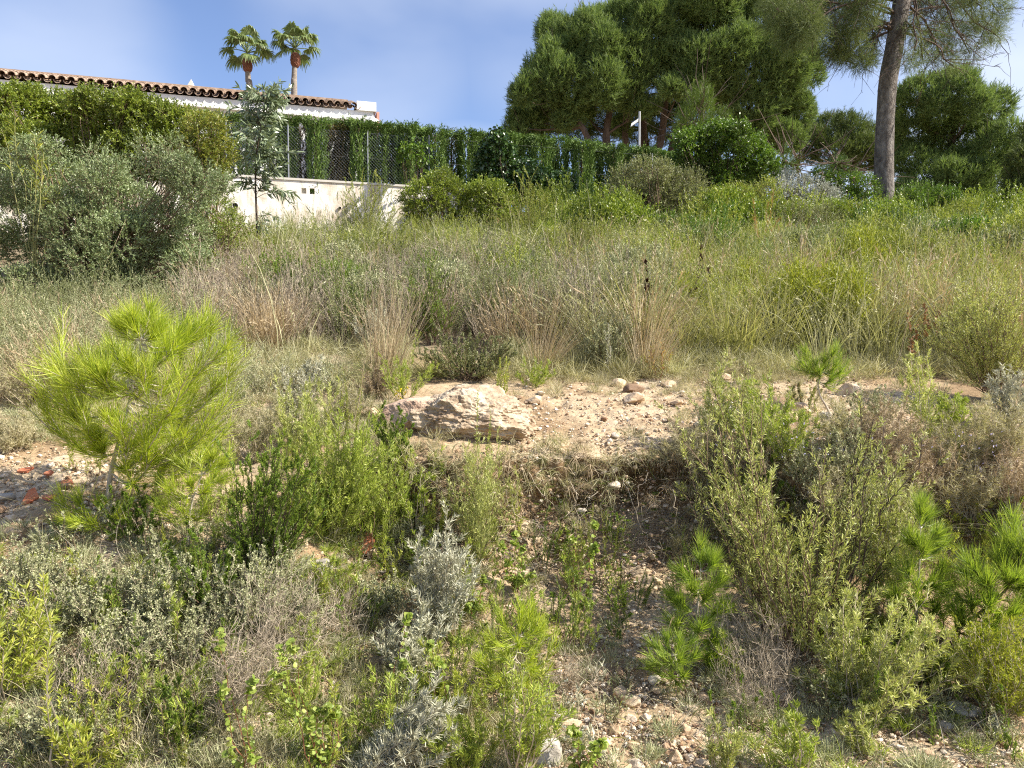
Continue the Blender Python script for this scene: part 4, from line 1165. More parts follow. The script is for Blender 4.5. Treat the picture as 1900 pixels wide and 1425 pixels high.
r_ = thing('dead_pine_branch', 'rust orange dead pine sprays sticking out of the scrub, upper right', 'branch', b)
g = Geo(); gs = Geo()
tips = np.array([P(x, y, 13.5) - b for x, y in ((1408, 378), (1425, 372), (1436, 366), (1400, 398), (1445, 408), (1468, 410), (1395, 410))])
C = curves(rng, np.zeros((7, 3)), nrm(tips), np.linalg.norm(tips, axis=1), 6, .03, .05, .02); tubes(gs, C, .008, .003, 3)
q_, td = samp(C, np.sort(rng.uniform(.4, 1, (7, 60)), 1)); ld = spread(rng, td, .5, .15)
blades(g, rng, q_.reshape(-1, 3), ld.reshape(-1, 3), .09, .004, None, 1)
mobj('stems', gs, S_STEM, r_); mobj('foliage', g, F_RUST, r_)

def stalk(name, label, cat, base, h, w, n, leafn, L, W, mat, smat, seed, group=None, ang=.7, t0=.3, sr=.004, up=.1, bend=.05, mode='leaf', wob=.03, subn=0, subl=.3, lean=(0, 0), tier2=None, lname='foliage'):
    """upright stems with leaves; optional side shoots"""
    rng = rng_(seed)
    root = thing(name, label, cat, base, group)
    g, gs = stalk_geo(rng, h, w, n, leafn, L, W, ang, t0, sr, up, bend, mode, wob, subn, subl, lean, tier2)
    mobj('stems', gs, smat, root)
    if leafn: mobj(lname, g, mat, root)
    return root
def stalk_geo(rng, h, w, n, leafn, L, W, ang=.7, t0=.3, sr=.004, up=.1, bend=.05, mode='leaf', wob=.03, subn=0, subl=.3, lean=(0, 0), tier2=None, rad=.03, upleaf=.05):
    g = Geo(); gs = Geo()
    az = rng.uniform(0, 6.283, n); r_ = np.sqrt(rng.uniform(0, 1, n))
    tip = np.stack([np.cos(az) * r_ * w / 2 + lean[0], np.sin(az) * r_ * w / 2 * .9 + lean[1], h * np.sqrt(np.clip(1.05 - .75 * r_ ** 2, .1, 1)) * rng.uniform(.78, 1.06, n)], 1)
    B = np.stack([np.cos(az) * r_ * rad, np.sin(az) * r_ * rad, -.02 * np.ones(n)], 1)
    ln = np.linalg.norm(tip - B, axis=1)
    D = nrm(tip - B - np.array([0, 0, up]) * ln[:, None])
    C = curves(rng, B, D, ln, 8, bend, up, wob)
    tubes(gs, C, sr, sr * .35, 4 if sr > .004 else 3)
    tiers = [(C, t0)]
    if subn:
        T = np.linspace(.22, .97, subn)[None] + rng.uniform(-.05, .05, (n, subn))
        q_, td = samp(C, np.clip(T, 0, 1)); dd = spread(rng, td, .65, .2, .35).reshape(-1, 3)
        l2 = subl * h * rng.uniform(.4, 1.0, n * subn) * (1.1 - .55 * T.ravel())
        C2 = curves(rng, q_.reshape(-1, 3), dd, l2, 6, .1, .12, wob * 1.2)
        tubes(gs, C2, sr * .45, sr * .2, 3)
        tiers = [(C2, .08), (C, max(t0, .5))]
        if tier2:
            m2, l3 = tier2
            q_, td = samp(C2, rng.uniform(.15, .95, (len(C2), m2))); dd = spread(rng, td, .7, .2, .25).reshape(-1, 3)
            C3 = curves(rng, q_.reshape(-1, 3), dd, l3 * rng.uniform(.5, 1.2, len(C2) * m2), 4, .12, .1, wob)
            tubes(gs, C3, sr * .25, sr * .15, 3)
            tiers = [(C3, .05), (C2, .3)]
    for i, (Cc, t_) in enumerate(tiers):
        k = leafn if i == 0 or not subn else max(6, leafn // 2)
        if not k: continue
        N = len(Cc)
        T = t_ + (1 - t_) * (np.arange(k) + rng.uniform(0, .9, (N, k))) / k
        q_, td = samp(Cc, T); ld = spread(rng, td, ang, .15, upleaf).reshape(-1, 3)
        q_ = q_.reshape(-1, 3)
        Lf = L * rng.uniform(.65, 1.2, len(q_)) * (1 - .35 * (T.ravel() > .95))
        if mode == 'leaf': leafs(g, rng, q_, ld, Lf, W)
        elif mode == 'broad': leafs(g, rng, q_, ld, Lf, W * rng.uniform(.8, 1.2, len(q_)), .15, True)
        else: blades(g, rng, q_, ld, Lf, W, rng.normal(size=ld.shape) * .12, 2)
    return g, gs

stalk('dead_stalk', 'blackish dead seed stalk standing in the middle of the tall grass', 'stalk', G(1203, 650), .95, .14, 3, 90, .03, .016, F_DEAD, S_DSTEM, 160, ang=.9, t0=.4, sr=.006, subn=5, subl=.12)
stalk('dead_stalk', 'leaning dark bare dead stalk with a brown head right of the blackish one', 'stalk', G(1235, 650), .95, .5, 3, 24, .025, .012, F_DEAD, S_DSTEM, 161, ang=.9, t0=.75, sr=.005, subn=3, subl=.15, lean=(.35, 0))
stalk('dead_stalk', 'rusty brown straight seed stalk on the left of the dry grass field', 'stalk', G(512, 560), .85, .1, 2, 110, .02, .012, fol('rusty_seed', [(.25, .11, .05), (.40, .20, .10)], .2, .7, .2, .1, 4), S_STEM, 162, ang=.6, t0=.35, sr=.005)
stalk('dead_stalk', 'curled brown dead seed heads in the tall grass above the lone pine seedling', 'stalk', G(1710, 700), .62, .35, 7, 26, .035, .018, fol('brown_seed', [(.16, .08, .04), (.28, .16, .08)], .2, .7, .2, .1, 4), S_STEM, 163, ang=1.0, t0=.7, sr=.003)

# ---------------------------------------------------------------- the field: uncountable scrub and grass
def field_pts(rng, n, x0, x1, y0, y1, Yn, Yf, dens=None):
    """ground points whose feet fall between photo columns x0..x1 and distances Yn..Yf"""
    out = []
    Y = rng.uniform(Yn, Yf, n); px = rng.uniform(x0, x1, n)
    X_ = (px - 950) / FPX * Y
    return np.stack([X_, Y, H(X_, Y)], 1), px, Y
def proto_grass(seed, n, h, w, W, stiff=.5, seedhead=False):
    rng = rng_(seed); g = Geo()
    az = rng.uniform(0, 6.283, n); r_ = np.sqrt(rng.uniform(0, 1, n))
    tx = np.cos(az) * r_ * w / 2 + rng.normal(size=n) * w * .12; ty = np.sin(az) * r_ * w / 2 + rng.normal(size=n) * w * .12
    Ln = h * rng.uniform(.45, 1.1, n)
    D = nrm(np.stack([tx * (1 - stiff), ty * (1 - stiff), h * np.ones(n)], 1) + rng.normal(size=(n, 3)) * .14 * h)
    bend = np.stack([tx * stiff * 1.5, ty * stiff * 1.5, -r_ * w * stiff * .4 - rng.uniform(0, .25, n) * h], 1) / h + rng.normal(size=(n, 3)) * .12
    B = np.stack([np.cos(az) * r_ * w * .16, np.sin(az) * r_ * w * .16, np.zeros(n)], 1)
    blades(g, rng, B, D, Ln, W * rng.uniform(.7, 1.3, n), bend, 4)
    if seedhead:
        m = n // 4
        tipp = B[:m] + Ln[:m, None] * (D[:m] + bend[:m]); td = nrm(D[:m] + 2 * bend[:m])
        k = 9
        s_ = np.linspace(0, -.18, k)[None, :, None] * h
        q_ = (tipp[:, None] + td[:, None] * s_).reshape(-1, 3); dd = spread(rng, np.repeat(td, k, 0), .35, .15)
        leafs(g, rng, q_, dd, .045, W * 1.3)
    return g
def proto_scrub(seed, h, w, n, leafn, L, W, subn=7, subl=.45, ang=.6, mode='leaf', tier2=None):
    rng = rng_(seed)
    g, gs = stalk_geo(rng, h, w, n, leafn, L, W, ang, .3, .004, .15, .06, mode, .03, subn, subl, (0, 0), tier2, .08)
    return g, gs
def strew(name, geos, pts, rng, mat, s0, s1, label_kind=None, zoff=0):
    out = Geo()
    which = rng.integers(0, len(geos), len(pts))
    for i, gg in enumerate(geos):
        pp = pts[which == i]
        if not len(pp): continue
        s_ = rng.uniform(s0, s1, len(pp))
        T = np.stack([pp[:, 0], pp[:, 1], pp[:, 2] + zoff, rng.uniform(0, 6.28, len(pp)), s_, s_ * rng.uniform(.85, 1.15, len(pp))], 1)
        tg = tile(gg, T)
        out.add(np.concatenate(tg.v), *[f for f in tg.f])
    return out
def stuff(name, g, mat):
    o = mobj(name, g, mat); o['kind'] = 'stuff'; return o

rng = rng_(200)
TG = [proto_grass(300 + i, 105, .95, 1.0, .0085, .7) for i in range(4)]
TGS = [proto_grass(310 + i, 60, 1.0, .8, .0085, .6, True) for i in range(4)]
ST = [proto_grass(320 + i, 150, .62, .45, .005, .3, True) for i in range(3)]
SC = [proto_scrub(330 + i, .62, .62, 14, 26, .017, .0065) for i in range(4)]
SD = [proto_scrub(340 + i, .58, .6, 14, 18, .014, .006, 7, .45, .7) for i in range(3)]

# right half: tall green grass with straw
p1, px, Y_ = field_pts(rng, 330, 1020, 1960, 0, 0, 7.0, 14.5)
stuff('tall_grass', strew('a', TG, p1, rng, None, .7, 1.05), F_GRASS)
p1, px, Y_ = field_pts(rng, 300, 1060, 1960, 0, 0, 6.9, 14.5)
stuff('straw_grass', strew('a', TGS, p1, rng, None, .65, 1.0), F_PAMPAS)
p1, px, Y_ = field_pts(rng, 170, 1080, 1960, 0, 0, 7.2, 16)
stuff('green_scrub', strew('a', [a for a, b in SC], p1, rng, None, .8, 1.25), F_SCRUBG)
# middle: drab dry scrub, straw tufts, some olive
seed_pts, px, Y_ = field_pts(rng, 330, 350, 1180, 0, 0, 7.6, 13.2)
d1 = strew('a', [a for a, b in SD], seed_pts, rng_(1), None, .7, 1.15); stuff('dry_scrub', d1, F_SCRUBD)
d2 = strew('a', [b for a, b in SD], seed_pts, rng_(1), None, .7, 1.15); stuff('dry_twigs', d2, S_TWIG)
p1, px, Y_ = field_pts(rng, 170, 350, 1280, 0, 0, 7.4, 12.5)
stuff('straw_tufts', strew('a', ST, p1, rng, None, .6, 1.15), F_STRAW)
p1, px, Y_ = field_pts(rng, 110, 560, 1200, 0, 0, 7.4, 13)
stuff('olive_scrub', strew('a', [a for a, b in SC], p1, rng, None, .7, 1.25), F_SCRUBO)
# upper middle: fresh green heathery scrub up to the wall
p1, px, Y_ = field_pts(rng, 90, 400, 790, 0, 0, 12.6, 18.6)
stuff('heath_scrub', strew('a', [a for a, b in SC], p1, rng, None, .6, 1.15), F_SCRUBG)
p1, px, Y_ = field_pts(rng, 110, 770, 1160, 0, 0, 12.6, 17.5)
stuff('heath_scrub', strew('a', [a for a, b in SC], p1, rng, None, .7, 1.2), F_SCRUBG)
p1, px, Y_ = field_pts(rng, 120, 1100, 1960, 0, 0, 12.6, 19)
stuff('heath_scrub', strew('a', [a for a, b in SC], p1, rng, None, .6, 1.15), F_SCRUBG)
p1, px, Y_ = field_pts(rng, 150, 420, 1900, 0, 0, 12.5, 17)
stuff('olive_scrub', strew('a', [a for a, b in SC], p1, rng, None, .8, 1.2), F_SCRUBO)
p1, px, Y_ = field_pts(rng, 90, 420, 1900, 0, 0, 11.0, 14.5)
stuff('straw_grass', strew('a', TGS, p1, rng, None, .8, 1.2), F_PAMPAS)
# left below the grey bush
p1, px, Y_ = field_pts(rng, 120, -60, 420, 0, 0, 5.6, 9.2)
stuff('dry_scrub', strew('a', [a for a, b in SD], p1, rng, None, .5, .95), F_GREY)
p1, px, Y_ = field_pts(rng, 70, -60, 420, 0, 0, 5.8, 9.5)
stuff('olive_scrub', strew('a', [a for a, b in SC], p1, rng, None, .6, 1.0), F_SCRUBO)
p1, px, Y_ = field_pts(rng, 60, -60, 460, 0, 0, 5.6, 9)
stuff('straw_tufts', strew('a', ST, p1, rng, None, .5, 1.0), F_STRAW)
# bigger bushes strewn over the upper slope so that its edge is broken
BS = [proto_scrub(350 + i, 1.0, 1.25, 40, 24, .040, .016, 9, .34, .7) for i in range(4)]
for j, (n_, xa, xb, Ya, Yb_, mt, sa, sb) in enumerate(((12, 990, 1280, 15, 20, F_LENT, .6, 1.25), (14, 430, 1150, 12.5, 15.5, F_SCRUBG, .4, .75), (12, 1250, 1950, 15.0, 19.5, F_LENT, .6, 1.2), (12, 1250, 1950, 14.5, 19, F_SCRUBG, .6, 1.2), (22, 1230, 1950, 12, 17, F_BROAD, .4, .9),
       (24, 1050, 1950, 11, 16, F_OLIVE, .4, .85), (20, 500, 1950, 9.5, 13, F_SCRUBG, .4, .8), (16, 500, 1950, 8.2, 12, F_HEATH, .3, .65), (16, 400, 1300, 9, 13, F_GREY, .35, .6), (10, 1300, 1950, 8, 12, F_HEATHY, .35, .6))):
    p1, px, Y_ = field_pts(rng, n_, xa, xb, 0, 0, Ya, Yb_)
    stuff('mixed_scrub', strew('a', [a for a, b in BS], p1, rng_(360 + j), None, sa, sb), mt)
p1, px, Y_ = field_pts(rng, 60, 1020, 1960, 0, 0, 7.0, 13)
stuff('straw_tufts', strew('a', ST, p1, rng, None, .9, 1.6), F_STRAW)
SK = [proto_grass(370 + i, 9, 1.25, 1.1, .0095, .85, True) for i in range(3)]
p1, px, Y_ = field_pts(rng, 230, 380, 1960, 0, 0, 7.0, 14)
stuff('straw_stalks', strew('a', SK, p1, rng, None, .7, 1.1), F_PAMPAS)
# rounded dense bushes among the grass
def dome(seed, L, W, up=.6, ang=.7):
    rng = rng_(seed); g = Geo()
    bl = [(rng.normal() * .22, rng.normal() * .22, .30 + rng.uniform(-.08, .12), rng.uniform(.22, .36), rng.uniform(.22, .36), rng.uniform(.24, .38)) for _ in range(6)]
    blob_fol(g, rng, sub_blobs(bl, rng, 4, .5), 330, .13, 11, L, W, up, ang, (.75, 1.15), 'leaf', .7, lump=.35)
    return g
DM = [dome(380 + i, .034, .013) for i in range(3)]; DF = [dome(390 + i, .045, .009, 1.1, .5) for i in range(3)]
for j, (pr, n_, xa, xb, Ya, Yb_, mt, sa, sb) in enumerate(((DM, 7, 990, 1280, 15, 19, F_LENT, .9, 1.6), (DM, 9, 1280, 1940, 15, 19.5, F_LENT, 1.0, 1.9), (DF, 9, 560, 1250, 12.0, 14.5, F_SCRUBG, .6, 1.05), (DF, 14, 1250, 1950, 11.5, 17, F_SCRUBG, .8, 1.5),
       (DM, 10, 1050, 1950, 11, 16, F_SCRUBO, .7, 1.3), (DF, 8, 450, 1250, 8.6, 11.5, F_SCRUBO, .6, 1.0), (DM, 8, 420, 1250, 8.4, 12, F_GREY, .6, 1.0), (DF, 7, 1250, 1950, 7.6, 11, F_HEATHY, .6, 1.0), (DM, 7, 1300, 1950, 13, 18, F_BROAD, .9, 1.5), (DF, 6, 420, 1000, 9, 12, F_HEATH, .6, .9))):
    p1, px, Y_ = field_pts(rng_(900 + j), n_, xa, xb, 0, 0, Ya, Yb_)
    stuff('mixed_scrub', strew('a', pr, p1, rng_(395 + j), None, sa, sb), mt)
# distinct clumps in the field
def clump(label, px, py, hpx, wpx, mat, seed, group=None, name='heath_bush', cat='shrub', n=26, leafn=40, L=.02, W=.007, smat=None, **kw):
    b = G(px, py); Y = b[1]
    return stalk(name, label, cat, b, M_(hpx, Y), M_(wpx, Y), n, leafn, L, W, mat, smat or S_STEM, seed, group, subn=kw.pop('subn', 8), subl=kw.pop('subl', .4), **kw)
clump('bright green rounded heath in the dry field left of centre', 655, 640, 100, 95, F_HEATH, 401, n=34)
clump('silver grey bush just right of the bright green rounded heath', 695, 655, 75, 70, F_SILVER, 402, name='silver_bush', leafn=30)
clump('yellowish green heath behind the rosemary at the left of the dry field', 470, 520, 90, 90, F_HEATHY, 403)
clump('tall olive heath right of the golden grass clump', 800, 640, 120, 90, F_HEATH, 404)
clump('dark green low bush directly behind the boulder', 870, 705, 75, 190, F_SCRUBO, 405, n=50)
clump('olive bush in the dry field above the boulder', 930, 640, 130, 120, F_SCRUBO, 406)
clump('grey silver bush left of the blackish dead stalk', 1130, 690, 110, 80, F_GREY, 407, name='silver_bush')
clump('feathery yellow green broom, left part of the bushes below the wall', 680, 470, 120, 130, F_SCRUBG, 408, n=40, L=.035, W=.01)
clump('feathery broom at the foot of the right round bush', 1000, 480, 130, 140, F_SCRUBG, 409, n=40, L=.035, W=.01)
clump('light green heath mound just left of the tall grass', 1080, 520, 110, 120, F_SCRUBG, 410, n=36, L=.03, W=.01)
clump('large grey green rosemary at the right edge behind the terrace', 1850, 742, 190, 190, F_ROSE, 411, name='rosemary_bush', n=60, leafn=40, L=.024, W=.005, subn=10, smat=S_STEM)
clump('yellow tipped rosemary shoot above the large grey green rosemary at the right edge', 1800, 700, 150, 60, F_ROSEB, 412, name='rosemary_bush', n=16, leafn=40, L=.022, W=.005)
for i, (lab, px, py, h_, w_) in enumerate((('tall golden grass clump left of centre, standing straight above the boulder', 712, 708, 185, 85), ('golden grass clump at the left of the dry field behind the bright pine sapling', 570, 640, 95, 110),
        ('golden grass clump between the boulder and the blackish dead stalk', 1010, 690, 120, 150), ('thin straw grass clump beside the grey silver bush, centre right', 1200, 700, 130, 110), ('low straw grass clump at the left edge of the dry field', 420, 620, 90, 100))):
    b = G(px, py)
    fountain('grass_tussock', lab, 'grass clump', b, M_(h_, b[1]), M_(w_, b[1]) * .8, 300, F_STRAW, .0036, 420 + i, (M_(w_, b[1]) * .2, 0), .3, 'golden grass clumps')
    b2 = b
for i, (lab, px, py) in enumerate((('dark green grass skirt at the foot of the tall golden grass clump', 712, 712), ('green grass tuft just left of the boulder top', 800, 700))):
    b = G(px, py); fountain('grass_tuft', lab, 'grass clump', b, .28, .5, 500, F_GRASS, .0035, 430 + i, (0, 0), .6)
# ---------------------------------------------------------------- the boulder and the stones
rng = rng_(500)
b = G(862, 812); b[1] += .22
Yb = b[1]
b = b.copy(); root = thing('boulder', 'large pale rough limestone boulder with a pinkish left end on the lip of the bank', 'boulder', (b[0], Yb, float(H(b[0], Yb))))
ro = np.array(root.location)
g = Geo()
def planes_rock(g, c, size, planes, lv, seed, rough=.05, fine=.02, extra=.35):
    """a stone cut by chosen planes (nx,ny,nz,d)"""
    V, F = ico(lv)
    pl = np.array(planes, float); n = nrm(pl[:, :3]); d = pl[:, 3]
    dots = V @ n.T
    r = np.where(dots > .05, d / np.maximum(dots, .05), 9).min(1); r = np.minimum(r, 1.15)
    W = V * r[:, None]
    W = W * (1 + rough * fbm(W * 2.4, seed, 5)[:, None] - fine * np.abs(fbm(W * 7, seed + 5, 3))[:, None] + fine * .5 * fbm(W * 22, seed + 8, 2)[:, None])
    g.add(W * np.asarray(size) + np.asarray(c), F)
main = [(0, 0, 1, .92), (.55, -.2, 1, .80), (-.75, -.1, .8, .78), (0, -1, .25, .82), (.3, -1, .6, .78), (-.5, -1, .1, .80), (1, -.3, .1, .98), (1, .2, .55, .86), (-1, -.2, -.1, .86), (0, 1, 0, .9), (.1, -.8, -.6, .8), (.8, -.6, .5, .86), (-.1, -.5, 1, .86)]
planes_rock(g, P(872, 774, Yb) - ro, (M_(120, Yb), M_(100, Yb), M_(60, Yb)), main, 6, 11, .10, .055)
mobj('rough_face', g, S_ROCK, root, False)
g = Geo()
left = [(0, 0, 1, .7), (-.4, 0, 1, .72), (0, -1, .2, .75), (-.4, -1, .3, .72), (-1, -.2, .2, .95), (0, -.3, -1, .7), (.2, -1, -.4, .7), (0, 1, 0, .9), (-.7, -.5, -.5, .82)]
planes_rock(g, P(772, 774, Yb + .08) - ro, (M_(66, Yb), M_(80, Yb), M_(50, Yb)), left, 6, 12, .05, .02)
mobj('smooth_end', g, surf('brown_limestone', [(.28, .17, .11), (.42, .29, .20), (.52, .40, .30), (.60, .50, .40)], 6, 7, .9, .6, 22, .015), root, False)

STN = [  # px, py, width px, height px, material, label
 (1178, 741, 34, 17, 'T', 'flat oblong pale stone on the bare terrace right of the boulder'),
 (990, 744, 26, 14, 'T', 'rounded earthy stone on the terrace just right of the boulder top'),
 (1148, 712, 22, 13, 'T', 'small pale stone at the back of the terrace against the grass'),
 (1172, 722, 30, 14, 'B', 'brown stone at the back of the terrace below the reddish seedling'),
 (1240, 712, 20, 12, 'T', 'pale stone right of the reddish seedling'),
 (1256, 748, 20, 10, 'T', 'small tan stone midway along the terrace'),
 (1571, 725, 34, 20, 'T', 'tan stone right of the lone pine seedling stem'),
 (1482, 760, 36, 18, 'T', 'wide buff stone at the terrace edge left of the lone pine seedling'),
 (1445, 745, 28, 14, 'B', 'brownish stone left of the lone pine seedling'),
 (1350, 762, 30, 16, 'G', 'whitish stone between the two tall rosemary shoots'),
 (1345, 700, 18, 10, 'T', 'little stone at the back of the terrace near the rosemary tips'),
 (1530, 772, 16, 14, 'G', 'pale knob shaped stone below the lone pine seedling'),
 (1612, 800, 24, 15, 'G', 'greyish stone beside the dry shrubs at the right of the terrace'),
 (1468, 775, 26, 14, 'T', 'low buff stone under the wide buff stone'),
 (1395, 735, 24, 11, 'T', 'flat stone in the middle of the right terrace'),
 (685, 770, 26, 20, 'T', 'pale blunt stone at the left tip of the boulder'),
 (560, 790, 36, 18, 'T', 'pale earth lump left of the boulder among rosemary'),
 (590, 1060, 38, 30, 'G', 'whitish stone among thyme left of centre'),
 (650, 1085, 34, 22, 'T', 'yellowish stone beside the whitish stone left of centre'),
 (690, 1030, 20, 16, 'T', 'small round stone below the orange tile piece'),
 (1149, 1290, 24, 26, 'T', 'upper stone of the pale pair on the gravel at bottom centre'),
 (1170, 1303, 28, 22, 'T', 'lower tan stone of the pale pair on the gravel at bottom centre'),
 (1110, 1338, 20, 22, 'T', 'pointed yellow stone below the pale pair'),
 (1140, 1356, 20, 18, 'T', 'pinkish stone right of the pointed yellow stone'),
 (1054, 1345, 36, 16, 'T', 'long tan stone at the left of the gravel patch'),
 (1118, 1380, 24, 14, 'T', 'egg shaped stone low in the gravel patch'),
 (1112, 1391, 18, 12, 'G', 'grey egg shaped stone at the bottom of the gravel patch'),
 (1176, 1385, 18, 14, 'T', 'small blocky stone in the lower gravel patch'),
 (1254, 1405, 24, 20, 'T', 'smooth orange tan stone alone at the bottom edge'),
 (1012, 1400, 48, 50, 'G', 'large rough grey stone at the bottom edge left of the gravel patch'),
 (1561, 1370, 24, 18, 'T', 'round tan stone at bottom right'),
 (1362, 1385, 20, 12, 'T', 'tan stone near the lower rosemary shoots, bottom right'),
 (1356, 1258, 20, 14, 'T', 'pinkish stone under the dead rosemary twigs'),
 (1742, 1375, 20, 14, 'T', 'small tan stone left of the flat slab, bottom right'),
 (1787, 1318, 50, 18, 'G', 'flat grey slab of stone at bottom right'),
 (1755, 1348, 26, 20, 'G', 'pale grey stone under the flat slab, bottom right'),
 (1155, 1425, 30, 16, 'T', 'pale stone cut by the bottom edge right of centre'),
 (1690, 1415, 30, 20, 'T', 'pinkish tan stone at the bottom edge, bottom right'),
 (560, 1010, 22, 16, 'T', 'small stone half hidden below the left rosemary'),
 (25, 985, 30, 18, 'T', 'buff stone on the bare slope at the left edge'),
 (120, 905, 20, 12, 'B', 'brown stone among the tile fragments at left'),
 (12, 925, 26, 14, 'G', 'grey stone above the red tile fragment at the left edge'),
]
ml = {'T': S_ROCKT, 'G': S_ROCKG, 'B': surf('brown_stone', [(.16, .10, .06), (.28, .19, .12)], 14, 6, .9, .5, 50, .006)}
for i, (px, py, w_, h_, k_, lab) in enumerate(STN):
    b = G(px, py + h_ * .35); Y_ = b[1]
    g = Geo(); w = M_(w_, Y_) * 1.12; h = M_(h_, Y_) * 1.1
    rock(g, rng, (0, 0, h * .28), (w * 1.15, w * .9, h * 1.25), 4, 12, .05, rng.uniform(-.4, .4), .015)
    o = mobj('stone', g, ml[k_], None, False); o.location = [float(a) for a in b]
    tag(o, lab, 'stone')
def frag(px, py, w_, h_, lab, seed, tilt, kind=0):
    rng = rng_(seed); b = G(px, py + h_ * .4); Y_ = b[1]; w = M_(w_, Y_); h = M_(h_, Y_)
    g = Geo(); n = 5
    a = np.array([.2, 1.5, 2.6, 4.0, 5.2]) + rng.uniform(-.3, .3, n)
    r_ = rng.uniform(.65, 1.2, n)
    out = np.stack([np.cos(a) * r_ * w / 2, np.sin(a) * r_ * h * .62, np.zeros(n)], 1); t_ = .012
    V = np.concatenate([out, out + np.array([0, 0, t_]), [[0, 0, t_ * 1.1]], [[0, 0, 0]]])
    V[:, 2] += .35 * (V[:, 0] ** 2) / w
    Fq = [[i, (i + 1) % n, n + (i + 1) % n, n + i] for i in range(n)]
    Ft = [[n + i, n + (i + 1) % n, 2 * n] for i in range(n)]
    g.add(V, Fq, Ft)
    o = mobj('tile_fragment', g, S_TERRA); o.location = [float(b[0]), float(b[1]), float(b[2]) + .02]
    o.rotation_euler = (tilt[0], tilt[1], rng.uniform(-.3, .3)); tag(o, lab, 'tile fragment')
frag(57, 922, 32, 34, 'brightest red roof tile fragment, pointed, at the left edge', 1, (.7, .3))
frag(47, 874, 34, 18, 'flat orange brick fragment at the left edge above the pointed red one', 2, (.4, -.1))
frag(126, 900, 28, 16, 'small dull red tile fragment right of the flat orange one', 3, (.5, .2), 1)
frag(92, 882, 18, 12, 'tiny orange tile chip between the flat brick fragment and the bright pine sapling', 4, (.5, 0), 1)
frag(90, 926, 36, 14, 'brown stained tile fragment right of the pointed red one', 5, (.3, 0), 1)
frag(674, 1000, 50, 50, 'large broken orange roof tile piece among rosemary left of centre', 6, (.9, .2))
frag(752, 1212, 22, 28, 'small orange tile piece at the bottom left of centre behind a red stem', 7, (.9, -.3), 1)

# gravel, pebbles, litter: too many to count
def scatter_px(rng, n, x0, x1, y0, y1):
    """ground points under random photo pixels (vectorised march)"""
    px = rng.uniform(x0, x1, n); py = rng.uniform(y0, y1, n)
    u = (px - 950) / FPX; v = (712.5 - py) / FPX
    dy = cp + v * sp; dz = -sp + v * cp
    lo = np.full(n, 2.3); hi = np.full(n, np.nan)
    for Y in np.arange(2.3, 8.5, .03):
        z = CAMZ + dz / dy * Y
        below = z < H(u / dy * Y, np.full(n, Y))
        hi = np.where(np.isnan(hi) & below, Y, hi)
    ok = ~np.isnan(hi)
    Y = hi[ok] - rng.uniform(0, .03, ok.sum()); X_ = (u / dy)[ok] * Y
    return np.stack([X_, Y, H(X_, Y)], 1)
rng = rng_(600)
def pebbles(name, areas, s0, s1, mat, lv, seed):
    rng = rng_(seed)
    g = Geo(); protos_ = []
    for i in range(14):
        gg = Geo(); rock(gg, rng, (0, 0, .18), (1, rng.uniform(.6, .95), rng.uniform(.45, .8)), lv, 10, .08, None, 0); protos_.append(gg)
    pts = np.concatenate([scatter_px(rng, *a) for a in areas])
    ww = rng.integers(0, 14, len(pts))
    for i, gg in enumerate(protos_):
        pp = pts[ww == i]; s_ = s0 + (s1 - s0) * rng.uniform(0, 1, len(pp)) ** 3.2
        T = np.stack([pp[:, 0], pp[:, 1], pp[:, 2], rng.uniform(0, 6.28, len(pp)), s_, s_], 1)
        t_ = tile(gg, T)
        if t_.v: g.add(t_.v[0], *t_.f)
    stuff(name, g, mat)
def pebmat(name, cols):
    if name in _mats: return _mats[name]
    m, t = mat_new(name); gg = t.nodes.new('ShaderNodeNewGeometry')
    r = ramp(t, cols, gg.outputs['Random Per Island']); n = noise(t, 60, 4, .6)
    r2 = ramp(t, [(.7, .7, .7), (1.15, 1.13, 1.1)], n.outputs['Fac'])
    mm = t.nodes.new('ShaderNodeMixRGB'); mm.blend_type = 'MULTIPLY'; mm.inputs['Fac'].default_value = 1
    t.links.new(r.outputs[0], mm.inputs['Color1']); t.links.new(r2.outputs[0], mm.inputs['Color2'])
    p = t.nodes.new('ShaderNodeBsdfPrincipled'); p.inputs['Roughness'].default_value = .85; p.inputs['Specular IOR Level'].default_value = .25
    t.links.new(mm.outputs[0], p.inputs['Base Color'])
    o = t.nodes.new('ShaderNodeOutputMaterial'); t.links.new(p.outputs[0], o.inputs['Surface']); _mats[name] = m
    return m
PB = pebmat('pebble', [(.22, .13, .075), (.40, .28, .18), (.52, .40, .27), (.60, .50, .38), (.66, .60, .50)])
pebbles('gravel', [(3200, 1000, 1420, 1180, 1440), (2600, 950, 1700, 700, 860), (2600, 1380, 1900, 1250, 1440), (1500, -20, 330, 830, 1010), (1500, 380, 1050, 1050, 1440), (900, 0, 500, 1200, 1440), (900, 1100, 1300, 1030, 1200), (700, 560, 700, 1000, 1200), (900, 1300, 1900, 720, 1000), (1100, 740, 1330, 840, 1050), (900, -20, 260, 830, 1000), (2200, 960, 1620, 700, 830)], .006, .034, PB, 1, 11)
pebbles('grit', [(9000, -50, 1950, 830, 1450), (5000, 900, 1750, 690, 860), (3000, 1000, 1450, 1150, 1450), (2500, 1050, 1320, 880, 1100)], .004, .012, PB, 1, 12)
pebbles('rubble', [(150, 960, 1640, 700, 840), (110, 1000, 1420, 1240, 1440), (60, 1380, 1900, 1280, 1440), (60, -20, 230, 850, 1000), (60, 780, 1320, 830, 1060), (50, 350, 750, 1040, 1300)], .025, .065, PB, 3, 13)
